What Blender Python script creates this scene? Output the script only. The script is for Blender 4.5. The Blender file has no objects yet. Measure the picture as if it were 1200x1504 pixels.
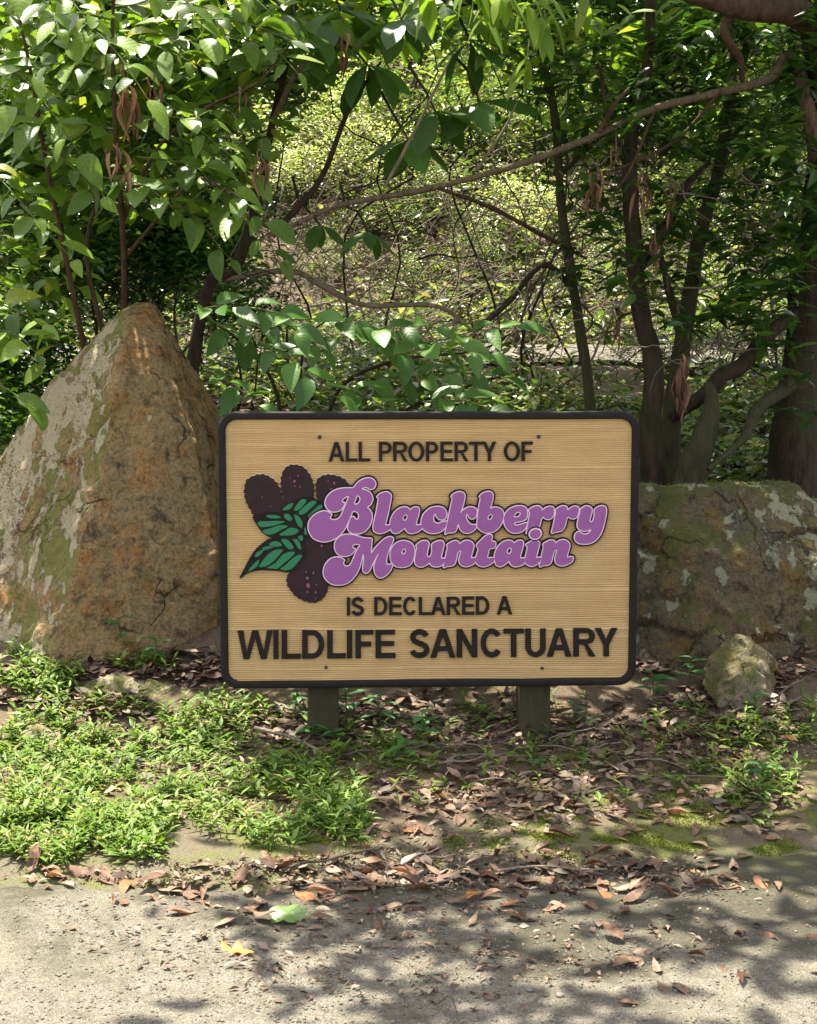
import bpy, bmesh, math, random
import numpy as np
from mathutils import Vector, Matrix
from mathutils.geometry import tessellate_polygon

random.seed(7)
RNG = np.random.default_rng(7)
S = bpy.context.scene
COL = S.collection

# ------------------------------------------------------------------ camera
F_PX = 2200.0
PITCH = math.radians(6.0)
CAM = Vector((0.0, -4.33, 1.11))
cam_data = bpy.data.cameras.new('camera')
cam_data.sensor_fit = 'HORIZONTAL'
cam_data.sensor_width = 36.0
cam_data.lens = 36.0 * F_PX / 1200.0
cam_data.clip_start = 0.05
cam_data.clip_end = 500.0
cam = bpy.data.objects.new('camera', cam_data)
COL.objects.link(cam)
cam.location = CAM
cam.rotation_euler = (math.pi / 2 - PITCH, 0, 0)
S.camera = cam

# ------------------------------------------------------------------ light
SUN_EL = math.radians(73.0)
SUN_AZ = math.radians(-30.0)          # from +Y (behind the sign) towards -X
SUN_DIR = Vector((math.sin(SUN_AZ) * math.cos(SUN_EL), math.cos(SUN_AZ) * math.cos(SUN_EL), math.sin(SUN_EL)))
world = bpy.data.worlds.new('World')
S.world = world
world.use_nodes = True
wn = world.node_tree
wn.nodes.clear()
w_out = wn.nodes.new('ShaderNodeOutputWorld')
w_bg = wn.nodes.new('ShaderNodeBackground')
w_sky = wn.nodes.new('ShaderNodeTexSky')
w_sky.sky_type = 'NISHITA'
w_sky.sun_disc = False
w_sky.sun_elevation = SUN_EL
w_sky.sun_rotation = SUN_AZ
w_sky.air_density = 1.0
w_sky.dust_density = 2.5
w_sky.ozone_density = 0.6
w_bg.inputs['Strength'].default_value = 0.12
w_hsv = wn.nodes.new('ShaderNodeHueSaturation')       # hazy, whitish summer sky
w_hsv.inputs['Saturation'].default_value = 0.3
wn.links.new(w_sky.outputs[0], w_hsv.inputs['Color'])
wn.links.new(w_hsv.outputs[0], w_bg.inputs['Color'])
wn.links.new(w_bg.outputs[0], w_out.inputs['Surface'])
sun_data = bpy.data.lights.new('sun', 'SUN')
sun_data.energy = 5.0
sun_data.angle = math.radians(0.55)
sun_data.color = (1.0, 0.93, 0.79)
sun = bpy.data.objects.new('sun', sun_data)
COL.objects.link(sun)
sun.rotation_euler = SUN_DIR.to_track_quat('Z', 'Y').to_euler()
S.view_settings.view_transform = 'Standard'
S.view_settings.look = 'None'
S.view_settings.gamma = 1.0
S.view_settings.exposure = 1.88
S.render.engine = 'CYCLES'
S.cycles.use_denoising = True
S.cycles.max_bounces = 7
S.cycles.diffuse_bounces = 4
S.cycles.transmission_bounces = 4
S.cycles.sample_clamp_indirect = 6.0

# ------------------------------------------------------------------ helpers
def P(u, v, Y):
    """world point on the plane y = Y seen at photo pixel (u, v)"""
    c, s = math.cos(PITCH), math.sin(PITCH)
    a, b = (u - 600.0) / F_PX, (752.0 - v) / F_PX
    d = Vector((a, c + b * s, -s + b * c))
    return CAM + d * ((Y - CAM.y) / d.y)

def hash3(ix, iy, iz, seed):
    h = (ix * 374761393 + iy * 668265263 + iz * 2147483647 + seed * 974634777) & 0xFFFFFFFF
    h = ((h ^ (h >> 13)) * 1274126177) & 0xFFFFFFFF
    h = h ^ (h >> 16)
    return (h & 0xFFFF) / 65535.0

def vnoise(p, seed=0):
    p = np.asarray(p, dtype=np.float64)
    i = np.floor(p).astype(np.int64)
    f = p - i
    f = f * f * (3 - 2 * f)
    out = 0
    for dx in (0, 1):
        for dy in (0, 1):
            for dz in (0, 1):
                w = (f[:, 0] if dx else 1 - f[:, 0]) * (f[:, 1] if dy else 1 - f[:, 1]) * (f[:, 2] if dz else 1 - f[:, 2])
                out = out + w * hash3(i[:, 0] + dx, i[:, 1] + dy, i[:, 2] + dz, seed)
    return out * 2 - 1

def fbm(p, octaves=4, seed=0, gain=0.5):
    p = np.asarray(p, dtype=np.float64)
    a, t, o = 1.0, 0.0, 0
    for k in range(octaves):
        o = o + a * vnoise(p * (2.03 ** k) + 17.3 * k, seed + k)
        t += a
        a *= gain
    return o / t

def tag(o, label=None, cat=None, group=None, kind=None):
    if label: o['label'] = label
    if cat: o['category'] = cat
    if group: o['group'] = group
    if kind: o['kind'] = kind
    return o

def link(o, parent=None):
    COL.objects.link(o)
    if parent: o.parent = parent
    return o

def empty(name, loc=(0, 0, 0)):
    o = bpy.data.objects.new(name, None)
    o.empty_display_size = 0.05
    o.location = loc
    return link(o)

def mesh_np(name, verts, faces, attrs=None, smooth=True):
    """faces: list of (M,k) int arrays"""
    me = bpy.data.meshes.new(name)
    verts = np.asarray(verts, dtype=np.float32)
    me.vertices.add(len(verts))
    me.vertices.foreach_set('co', verts.ravel())
    tot, loops, starts, sizes = 0, [], [], []
    for f in faces:
        f = np.asarray(f, dtype=np.int32)
        if len(f) == 0: continue
        k = f.shape[1]
        loops.append(f.ravel())
        starts.append(tot + np.arange(len(f), dtype=np.int32) * k)
        sizes.append(np.full(len(f), k, dtype=np.int32))
        tot += f.size
    loops = np.concatenate(loops); starts = np.concatenate(starts)
    me.loops.add(tot)
    me.loops.foreach_set('vertex_index', loops)
    me.polygons.add(len(starts))
    me.polygons.foreach_set('loop_start', starts)
    me.polygons.foreach_set('use_smooth', np.full(len(starts), smooth))
    me.update(calc_edges=True)
    me.validate()
    for an, (typ, data) in (attrs or {}).items():
        a = me.attributes.new(an, typ, 'POINT')
        a.data.foreach_set('value' if typ == 'FLOAT' else 'vector', np.asarray(data, dtype=np.float32).ravel())
    return me

def obj(name, me, mat=None, parent=None, loc=None):
    o = bpy.data.objects.new(name, me)
    if mat and not me.materials: me.materials.append(mat)
    if loc is not None: o.location = loc
    return link(o, parent)

# ------------------------------------------------------------------ materials
class NT:
    def __init__(self, name):
        self.m = bpy.data.materials.new(name)
        self.m.use_nodes = True
        self.t = self.m.node_tree
        self.t.nodes.clear()
        self.out = self.t.nodes.new('ShaderNodeOutputMaterial')
    def n(self, typ, **kw):
        nd = self.t.nodes.new(typ)
        for k, v in kw.items():
            if k.startswith('i_'):
                key = k[2:]
                nd.inputs[int(key) if key.isdigit() else key.replace('_', ' ')].default_value = v
            else: setattr(nd, k, v)
        return nd
    def l(self, a, b): self.t.links.new(a, b)
    def val(self, x, sock):
        if hasattr(x, 'links'): self.l(x, sock)
        else: sock.default_value = x
    def math(self, op, a, b=0.0, c=0.0, clamp=False):
        nd = self.n('ShaderNodeMath', operation=op, use_clamp=clamp)
        self.val(a, nd.inputs[0]); self.val(b, nd.inputs[1]); self.val(c, nd.inputs[2])
        return nd.outputs[0]
    def mix(self, f, a, b, blend='MIX'):
        nd = self.n('ShaderNodeMix', data_type='RGBA', blend_type=blend)
        self.val(f, nd.inputs[0])
        self.val(a if hasattr(a, 'links') else (*a[:3], 1), nd.inputs[6])
        self.val(b if hasattr(b, 'links') else (*b[:3], 1), nd.inputs[7])
        return nd.outputs[2]
    def ramp(self, f, stops, interp='LINEAR'):
        nd = self.n('ShaderNodeValToRGB')
        cr = nd.color_ramp
        cr.interpolation = interp
        while len(cr.elements) < len(stops): cr.elements.new(0.5)
        for e, (p, c) in zip(cr.elements, stops):
            e.position = p
            e.color = (*c[:3], 1) if not isinstance(c, float) else (c, c, c, 1)
        self.val(f, nd.inputs[0])
        return nd.outputs[0]
    def noise(self, vec, scale, detail=4, rough=0.55, dist=0.0):
        nd = self.n('ShaderNodeTexNoise')
        nd.inputs['Scale'].default_value = scale
        nd.inputs['Detail'].default_value = detail
        nd.inputs['Roughness'].default_value = rough
        nd.inputs['Distortion'].default_value = dist
        self.l(vec, nd.inputs['Vector'])
        return nd.outputs[0]
    def voronoi(self, vec, scale, feature='F1', out=0, rand=1.0):
        nd = self.n('ShaderNodeTexVoronoi', feature=feature)
        nd.inputs['Scale'].default_value = scale
        nd.inputs['Randomness'].default_value = rand
        self.l(vec, nd.inputs['Vector'])
        return nd.outputs[out]
    def coords(self, which='Object'):
        return self.n('ShaderNodeTexCoord').outputs[which]
    def scaled(self, vec, s):
        nd = self.n('ShaderNodeMapping')
        nd.inputs['Scale'].default_value = s
        self.l(vec, nd.inputs['Vector'])
        return nd.outputs[0]
    def bump(self, h, strength=0.5, dist=0.01):
        nd = self.n('ShaderNodeBump')
        nd.inputs['Strength'].default_value = strength
        nd.inputs['Distance'].default_value = dist
        self.l(h, nd.inputs['Height'])
        return nd.outputs[0]
    def principled(self, color, rough=0.7, spec=0.4, normal=None, coat=0.0):
        nd = self.n('ShaderNodeBsdfPrincipled')
        self.val(color if hasattr(color, 'links') else (*color[:3], 1), nd.inputs['Base Color'])
        self.val(rough, nd.inputs['Roughness'])
        nd.inputs['Specular IOR Level'].default_value = spec
        nd.inputs['Coat Weight'].default_value = coat
        if normal is not None: self.l(normal, nd.inputs['Normal'])
        return nd.outputs[0]
    def done(self, shader):
        self.l(shader, self.out.inputs['Surface'])
        return self.m

def leaf_mat(name, stops, trans=0.4, tcol=(1.25, 1.3, 0.55), rough=0.42, spec=0.5, vein=0.25, nveins=7.0, spots=0.0):
    t = NT(name)
    luv = t.n('ShaderNodeAttribute', attribute_name='luv').outputs['Vector']
    rnd = t.n('ShaderNodeAttribute', attribute_name='rnd').outputs['Fac']
    oi = t.n('ShaderNodeObjectInfo').outputs['Random']
    r = t.math('FRACT', t.math('ADD', rnd, oi))
    col = t.ramp(r, stops)
    sep = t.n('ShaderNodeSeparateXYZ'); t.l(luv, sep.inputs[0])
    u, v = sep.outputs[0], sep.outputs[1]
    av = t.math('ABSOLUTE', v)
    n = None
    if vein > 0:
        mid = t.math('LESS_THAN', av, 0.035)
        w = t.math('SINE', t.math('MULTIPLY', t.math('SUBTRACT', u, t.math('MULTIPLY', av, 0.28)), nveins * 6.283))
        sv = t.math('SMOOTHSTEP' if False else 'GREATER_THAN', w, 0.9)
        veins = t.math('MAXIMUM', mid, t.math('MULTIPLY', sv, 0.6))
        lighter = t.mix(1.0, col, (1.6, 1.5, 1.3), 'MULTIPLY')
        col = t.mix(t.math('MULTIPLY', veins, vein * 2.0, clamp=True), col, lighter)
        n = t.bump(t.math('MULTIPLY', w, -1.0), 0.07, 0.002)
    if spots > 0:
        g = t.coords('Object')
        sh = t.n('ShaderNodeVectorMath', operation='ADD'); t.l(g, sh.inputs[0])
        cb = t.n('ShaderNodeCombineXYZ'); t.l(t.math('MULTIPLY', r, 37.0), cb.inputs[0]); t.l(cb.outputs[0], sh.inputs[1])
        sp = t.noise(sh.outputs[0], 5.0, 6, 0.7)
        col = t.mix(t.math('MULTIPLY', t.ramp(sp, [(0.45, 0.0), (0.62, 1.0)]), spots), col, (0.05, 0.028, 0.016))
        col = t.mix(t.math('MULTIPLY', t.ramp(sp, [(0.28, 1.0), (0.42, 0.0)]), spots), col, (0.30, 0.22, 0.15))
    tc = t.mix(1.0, col, tcol, 'MULTIPLY')
    b = t.principled(col, rough, spec, n)
    tr = t.n('ShaderNodeBsdfTranslucent'); t.l(tc, tr.inputs[0])
    mx = t.n('ShaderNodeMixShader'); mx.inputs[0].default_value = trans
    t.l(b, mx.inputs[1]); t.l(tr.outputs[0], mx.inputs[2])
    return t.done(mx.outputs[0])

M = {}
M['leaf_broad'] = leaf_mat('leaf_broad', [(0, (0.055, 0.105, 0.012)), (0.35, (0.09, 0.17, 0.02)), (0.7, (0.145, 0.245, 0.03)), (0.93, (0.20, 0.30, 0.045)), (1, (0.28, 0.30, 0.045))], 0.45, rough=0.42, spec=0.4, vein=0.3, spots=0.22)
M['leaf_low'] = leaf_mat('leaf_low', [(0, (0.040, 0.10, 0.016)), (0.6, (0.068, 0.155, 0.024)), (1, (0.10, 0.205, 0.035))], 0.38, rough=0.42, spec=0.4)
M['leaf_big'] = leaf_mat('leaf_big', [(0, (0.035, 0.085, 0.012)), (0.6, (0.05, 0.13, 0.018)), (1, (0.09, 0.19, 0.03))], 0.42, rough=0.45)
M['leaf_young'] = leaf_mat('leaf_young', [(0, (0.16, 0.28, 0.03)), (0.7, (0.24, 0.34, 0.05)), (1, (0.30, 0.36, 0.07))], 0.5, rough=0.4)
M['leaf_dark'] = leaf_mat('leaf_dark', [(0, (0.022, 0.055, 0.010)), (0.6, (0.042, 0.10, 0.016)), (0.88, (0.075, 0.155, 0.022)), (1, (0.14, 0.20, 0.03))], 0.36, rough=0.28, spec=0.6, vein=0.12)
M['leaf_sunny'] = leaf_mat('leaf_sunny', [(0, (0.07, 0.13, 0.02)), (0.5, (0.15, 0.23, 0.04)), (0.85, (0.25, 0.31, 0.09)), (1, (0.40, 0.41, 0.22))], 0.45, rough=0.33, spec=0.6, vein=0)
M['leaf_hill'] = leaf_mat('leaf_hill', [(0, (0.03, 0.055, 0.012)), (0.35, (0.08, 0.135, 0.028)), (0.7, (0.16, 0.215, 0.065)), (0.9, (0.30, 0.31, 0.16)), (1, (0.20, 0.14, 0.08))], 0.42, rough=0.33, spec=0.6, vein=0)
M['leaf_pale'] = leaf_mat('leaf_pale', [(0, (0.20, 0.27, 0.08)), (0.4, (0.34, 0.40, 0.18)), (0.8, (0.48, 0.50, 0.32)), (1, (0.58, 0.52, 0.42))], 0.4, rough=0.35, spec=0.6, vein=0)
M['leaf_glow'] = leaf_mat('leaf_glow', [(0, (0.09, 0.15, 0.02)), (0.6, (0.16, 0.24, 0.03)), (1, (0.25, 0.31, 0.05))], 0.55, rough=0.45, vein=0.15)
M['leaf_canopy'] = leaf_mat('leaf_canopy', [(0, (0.05, 0.12, 0.02)), (1, (0.10, 0.20, 0.03))], 0.35, vein=0)
M['grass'] = leaf_mat('grass', [(0, (0.09, 0.16, 0.02)), (0.5, (0.14, 0.23, 0.032)), (0.86, (0.19, 0.28, 0.045)), (0.95, (0.26, 0.27, 0.08)), (1, (0.28, 0.20, 0.10))], 0.4, rough=0.5, spec=0.3, vein=0.12, nveins=0.0)
M['seedling'] = leaf_mat('seedling', [(0, (0.04, 0.12, 0.03)), (1, (0.08, 0.20, 0.05))], 0.35, rough=0.4, vein=0.2)
M['dead_leaf'] = leaf_mat('dead_leaf', [(0, (0.07, 0.033, 0.02)), (0.25, (0.13, 0.068, 0.043)), (0.5, (0.185, 0.108, 0.068)), (0.75, (0.24, 0.16, 0.11)), (0.92, (0.29, 0.215, 0.16)), (1, (0.28, 0.10, 0.03))], 0.15, (1.2, 0.9, 0.6), rough=0.6, spec=0.25, vein=0.12, spots=0.75)
M['dead_leaf_orange'] = leaf_mat('dead_leaf_orange', [(0, (0.45, 0.16, 0.03)), (1, (0.50, 0.24, 0.05))], 0.25, (1.2, 0.9, 0.6), rough=0.5, vein=0.2)
M['dead_leaf_yellow'] = leaf_mat('dead_leaf_yellow', [(0, (0.42, 0.20, 0.04)), (1, (0.44, 0.22, 0.05))], 0.25, (1.2, 0.9, 0.6), rough=0.5, vein=0.2)
M['fresh_leaf'] = leaf_mat('fresh_leaf', [(0, (0.10, 0.17, 0.04)), (1, (0.11, 0.18, 0.04))], 0.15, rough=0.45, vein=0.3)
M['litter'] = leaf_mat('litter', [(0, (0.025, 0.015, 0.010)), (0.3, (0.07, 0.038, 0.022)), (0.6, (0.13, 0.075, 0.045)), (0.85, (0.20, 0.135, 0.09)), (0.95, (0.27, 0.22, 0.17)), (1, (0.22, 0.09, 0.03))], 0.08, (1.2, 0.9, 0.6), rough=0.6, vein=0)
M['dead_hanging'] = leaf_mat('dead_hanging', [(0, (0.08, 0.033, 0.02)), (0.6, (0.19, 0.09, 0.045)), (1, (0.34, 0.20, 0.11))], 0.25, (1.2, 0.9, 0.6), rough=0.6, vein=0.1)

def bark_mat(name, c1, c2, moss, moss_amt, scale=40.0):
    t = NT(name)
    o = t.coords('Object')
    st = t.scaled(o, (1, 1, 0.25))
    n1 = t.noise(st, scale, 6, 0.65)
    n2 = t.noise(o, 5.0, 4)
    col = t.mix(t.ramp(n1, [(0.3, 0.0), (0.7, 1.0)]), c1, c2)
    geo = t.n('ShaderNodeNewGeometry')
    sp = t.n('ShaderNodeSeparateXYZ'); t.l(geo.outputs['Normal'], sp.inputs[0])
    mm = t.math('ADD', n2, t.math('MULTIPLY', sp.outputs[2], 0.12))
    mf = t.ramp(mm, [(0.5 - moss_amt * 0.2, 0.0), (0.62 - moss_amt * 0.2, 1.0)])
    col = t.mix(t.math('MULTIPLY', mf, moss_amt), col, moss)
    return t.done(t.principled(col, 0.85, 0.25, t.bump(n1, 1.0, 0.02)))
M['bark_dark'] = bark_mat('bark_dark', (0.010, 0.007, 0.005), (0.060, 0.036, 0.024), (0.035, 0.042, 0.012), 0.35)
M['bark_red'] = bark_mat('bark_red', (0.022, 0.013, 0.008), (0.11, 0.062, 0.036), (0.07, 0.06, 0.025), 0.3)
M['bark_moss'] = bark_mat('bark_moss', (0.016, 0.012, 0.008), (0.085, 0.065, 0.04), (0.050, 0.055, 0.016), 0.6)
M['bark_limb'] = bark_mat('bark_limb', (0.05, 0.034, 0.022), (0.20, 0.145, 0.095), (0.09, 0.09, 0.035), 0.4, 60)
M['bark_pale'] = bark_mat('bark_pale', (0.10, 0.075, 0.05), (0.27, 0.21, 0.15), (0.10, 0.11, 0.04), 0.4, 60)
M['twig'] = bark_mat('twig', (0.06, 0.04, 0.03), (0.22, 0.17, 0.13), (0.1, 0.1, 0.04), 0.1, 80)
M['twig_pale'] = bark_mat('twig_pale', (0.16, 0.12, 0.09), (0.38, 0.31, 0.25), (0.1, 0.1, 0.04), 0.1, 80)
M['stem_green'] = bark_mat('stem_green', (0.07, 0.09, 0.03), (0.14, 0.18, 0.05), (0.1, 0.1, 0.04), 0.1, 80)

def flat_mat(name, c, rough=0.6, spec=0.4, wear=0.12, wc=None):
    t = NT(name)
    o = t.coords('Object')
    n = t.noise(o, 30.0, 6, 0.7)
    n2 = t.noise(o, 400.0, 3, 0.6)
    c2 = wc or tuple(x * 1.5 + 0.01 for x in c)
    col = t.mix(t.math('MULTIPLY', t.ramp(n, [(0.4, 0.0), (0.75, 1.0)]), wear * 2), c, c2)
    col = t.mix(t.math('MULTIPLY', n2, wear), col, tuple(x * 0.55 for x in c))
    return t.done(t.principled(col, rough, spec, t.bump(n2, 0.25, 0.001)))
M['purple'] = flat_mat('purple_paint', (0.27, 0.085, 0.285), 0.55, 0.4, 0.12)
M['pink'] = flat_mat('pink_paint', (0.74, 0.54, 0.66), 0.6, 0.3, 0.08)
M['black'] = flat_mat('black_paint', (0.012, 0.009, 0.008), 0.75, 0.2, 0.15)
M['frame'] = flat_mat('frame_paint', (0.014, 0.0115, 0.0105), 0.75, 0.22, 0.2, (0.035, 0.03, 0.028))
M['caps'] = flat_mat('caps_paint', (0.016, 0.011, 0.009), 0.75, 0.2, 0.2)
M['berry'] = flat_mat('berry_paint', (0.024, 0.011, 0.014), 0.7, 0.25, 0.3, (0.045, 0.02, 0.03))
M['berry_dot'] = flat_mat('berry_dot', (0.006, 0.005, 0.008), 0.5, 0.4, 0.05)
M['berry_pink'] = flat_mat('berry_pink', (0.28, 0.05, 0.14), 0.5, 0.4, 0.2)
M['green'] = flat_mat('green_paint', (0.012, 0.17, 0.075), 0.55, 0.4, 0.25, (0.02, 0.20, 0.10))
M['edge_highlight'] = flat_mat('edge_highlight', (0.60, 0.44, 0.26), 0.8, 0.2, 0.1)  # pale tan standing in for light caught on the berries' upper edges
M['screw'] = flat_mat('screw_metal', (0.045, 0.028, 0.02), 0.5, 0.5, 0.3)

def board_mat():
    t = NT('tan_board')
    o = t.coords('Object')
    s1 = t.scaled(o, (1.2, 75.0, 1))
    s2 = t.scaled(o, (3.0, 14.0, 1))
    n1 = t.noise(s1, 3.0, 3, 0.6)
    n2 = t.noise(s2, 2.0, 5, 0.6)
    n3 = t.noise(o, 350.0, 2, 0.6)
    n4 = t.noise(o, 3.5, 4, 0.6)
    hgt = t.n('ShaderNodeAttribute', attribute_name='ridge').outputs['Fac']
    col = t.mix(t.ramp(n2, [(0.3, 0.0), (0.7, 1.0)]), (0.52, 0.35, 0.155), (0.66, 0.465, 0.225))
    col = t.mix(t.math('MULTIPLY', t.ramp(n1, [(0.35, 1.0), (0.55, 0.0)]), 0.35), col, (0.40, 0.25, 0.11))
    col = t.mix(t.math('MULTIPLY', t.ramp(hgt, [(0.15, 1.0), (0.45, 0.0)]), 0.50), col, (0.30, 0.18, 0.075))
    col = t.mix(t.math('MULTIPLY', t.ramp(hgt, [(0.7, 0.0), (1.0, 1.0)]), 0.45), col, (0.70, 0.54, 0.32))
    col = t.mix(t.math('MULTIPLY', t.ramp(n3, [(0.35, 1.0), (0.6, 0.0)]), 0.25), col, (0.30, 0.18, 0.08))
    col = t.mix(t.math('MULTIPLY', t.ramp(n4, [(0.5, 0.0), (0.8, 1.0)]), 0.35), col, (0.46, 0.33, 0.17))
    # rain streaks and grime with their own shape
    drip = t.noise(t.scaled(o, (26.0, 1.6, 1)), 1.0, 5, 0.65)
    col = t.mix(t.math('MULTIPLY', t.ramp(drip, [(0.55, 0.0), (0.75, 1.0)]), 0.30), col, (0.36, 0.25, 0.13))
    grime = t.noise(o, 11.0, 6, 0.7)
    col = t.mix(t.math('MULTIPLY', t.ramp(grime, [(0.58, 0.0), (0.74, 1.0)]), 0.30), col, (0.33, 0.25, 0.14))
    return t.done(t.principled(col, 0.75, 0.3, t.bump(n3, 0.35, 0.0015)))
M['board'] = board_mat()

def post_mat():
    t = NT('post_wood')
    o = t.coords('Object')
    n1 = t.noise(t.scaled(o, (20, 20, 1.5)), 6.0, 5, 0.6)
    n2 = t.noise(o, 18.0, 4)
    col = t.mix(n1, (0.022, 0.019, 0.012), (0.085, 0.072, 0.042))
    col = t.mix(t.math('MULTIPLY', t.ramp(n2, [(0.45, 0.0), (0.62, 1.0)]), 0.6), col, (0.035, 0.038, 0.015))
    return t.done(t.principled(col, 0.9, 0.2, t.bump(n1, 0.6, 0.006)))
M['post'] = post_mat()

def rock_mat(name, tan, rust, grey, dark, lichen, moss, moss_thr=0.5, lich_thr=0.6, left_bias=0.0, up_bias=0.25, seed=0.0, lich_bias=0.55):
    t = NT(name)
    o0 = t.coords('Object')
    add = t.n('ShaderNodeVectorMath', operation='ADD'); t.l(o0, add.inputs[0]); add.inputs[1].default_value = (seed, seed * 1.7, seed * 0.6)
    o = add.outputs[0]
    st = t.scaled(o, (1.0, 1.0, 0.45))
    big = t.noise(st, 3.2, 6, 0.62)
    mid = t.noise(o, 9.0, 6, 0.68)
    med = t.noise(o, 17.0, 6, 0.7, 0.6)
    fine = t.noise(o, 75.0, 8, 0.8)
    grit = t.voronoi(o, 260.0)
    geo = t.n('ShaderNodeNewGeometry')
    sp = t.n('ShaderNodeSeparateXYZ'); t.l(geo.outputs['Normal'], sp.inputs[0])
    nx, nz = sp.outputs[0], sp.outputs[2]
    bias = t.math('ADD', t.math('MULTIPLY', nx, -left_bias), t.math('MULTIPLY', nz, up_bias))
    col = t.mix(t.ramp(big, [(0.36, 0.0), (0.60, 1.0)]), tan, grey)
    col = t.mix(t.ramp(mid, [(0.50, 0.0), (0.66, 1.0)]), col, rust)
    col = t.mix(t.math('MULTIPLY', t.ramp(med, [(0.52, 0.0), (0.66, 1.0)]), 0.85), col, dark)
    col = t.mix(t.math('MULTIPLY', t.ramp(fine, [(0.40, 1.0), (0.50, 0.0)]), 0.60), col, dark)
    col = t.mix(t.math('MULTIPLY', t.ramp(fine, [(0.54, 0.0), (0.64, 1.0)]), 0.5), col, tuple(min(1.0, c * 1.45) for c in tan))
    wv = t.n('ShaderNodeTexNoise'); wv.inputs['Scale'].default_value = 6.0; wv.inputs['Detail'].default_value = 5.0; t.l(o, wv.inputs['Vector'])
    wa = t.n('ShaderNodeVectorMath', operation='MULTIPLY_ADD'); t.l(wv.outputs[1], wa.inputs[0]); wa.inputs[1].default_value = (0.28, 0.28, 0.28); t.l(o, wa.inputs[2])
    ck = t.voronoi(t.scaled(wa.outputs[0], (1.0, 1.0, 0.55)), 5.0, 'DISTANCE_TO_EDGE')
    ckn = t.ramp(t.noise(o, 4.0, 3), [(0.46, 0.0), (0.58, 1.0)])
    crack = t.math('MULTIPLY', t.ramp(ck, [(0.0, 1.0), (0.028, 0.0)]), ckn)
    col = t.mix(t.math('MULTIPLY', crack, 0.8), col, tuple(c * 0.5 for c in dark))
    pit = t.voronoi(o, 120.0)
    col = t.mix(t.math('MULTIPLY', t.ramp(pit, [(0.10, 1.0), (0.26, 0.0)]), 0.55), col, dark)
    # moss
    mnoise = t.noise(t.scaled(o, (1.0, 1.0, 0.7)), 5.5, 7, 0.7)
    mf = t.math('ADD', mnoise, bias)
    mfine = t.math('ADD', mf, t.math('MULTIPLY', t.math('SUBTRACT', fine, 0.5), 0.35))
    mmask = t.ramp(mfine, [(moss_thr, 0.0), (moss_thr + 0.09, 1.0)])
    mcol = t.mix(fine, tuple(c * 0.45 for c in moss), tuple(c * 1.5 for c in moss))
    col = t.mix(t.math('MULTIPLY', mmask, 0.88), col, mcol)
    # lichen plates with crisp edges
    ln = t.noise(t.scaled(o, (1.5, 1.0, 0.75)), 7.5, 5, 0.6, 0.4)
    lf = t.math('ADD', ln, t.math('MULTIPLY', bias, lich_bias))
    lf = t.math('ADD', lf, t.math('MULTIPLY', t.math('SUBTRACT', fine, 0.5), 0.22))
    lmask = t.ramp(lf, [(lich_thr, 0.0), (lich_thr + 0.035, 1.0)])
    ldet = t.math('MULTIPLY', lmask, t.ramp(fine, [(0.30, 0.35), (0.5, 1.0)]))
    col = t.mix(t.math('MULTIPLY', ldet, 0.85), col, lichen)
    # small crusty white spots
    wn_ = t.noise(o, 26.0, 5, 0.7)
    col = t.mix(t.math('MULTIPLY', t.ramp(wn_, [(0.665, 0.0), (0.69, 1.0)]), 0.75), col, (0.45, 0.46, 0.42))
    h = t.math('ADD', t.math('MULTIPLY', mid, 1.2), t.math('ADD', t.math('MULTIPLY', fine, 0.35), t.math('MULTIPLY', lmask, 0.12)))
    h = t.math('ADD', h, t.math('MULTIPLY', grit, 0.12))
    h = t.math('SUBTRACT', h, t.math('MULTIPLY', crack, 0.5))
    return t.done(t.principled(col, 0.9, 0.25, t.bump(h, 1.0, 0.03)))
M['rock_left'] = rock_mat('rock_left', (0.41, 0.255, 0.110), (0.37, 0.175, 0.050), (0.30, 0.215, 0.115), (0.045, 0.036, 0.026), (0.46, 0.39, 0.27), (0.17, 0.175, 0.042), 0.585, 0.645, 0.25, 0.02, 2.0, 1.25)
M['rock_right'] = rock_mat('rock_right', (0.17, 0.125, 0.065), (0.21, 0.125, 0.035), (0.12, 0.108, 0.070), (0.026, 0.022, 0.015), (0.34, 0.33, 0.22), (0.090, 0.095, 0.024), 0.60, 0.615, 0.0, 0.22, 7.3)
M['rock_small'] = rock_mat('rock_small', (0.30, 0.235, 0.13), (0.28, 0.19, 0.06), (0.28, 0.24, 0.16), (0.035, 0.030, 0.02), (0.32, 0.28, 0.18), (0.10, 0.11, 0.025), 0.56, 0.62, 0.0, 0.12, 11.0)
M['dark_stone'] = flat_mat('dark_stone', (0.055, 0.050, 0.046), 0.9, 0.2, 0.3)
M['pebble'] = flat_mat('pebble_stone', (0.15, 0.135, 0.11), 0.9, 0.2, 0.3)

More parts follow.
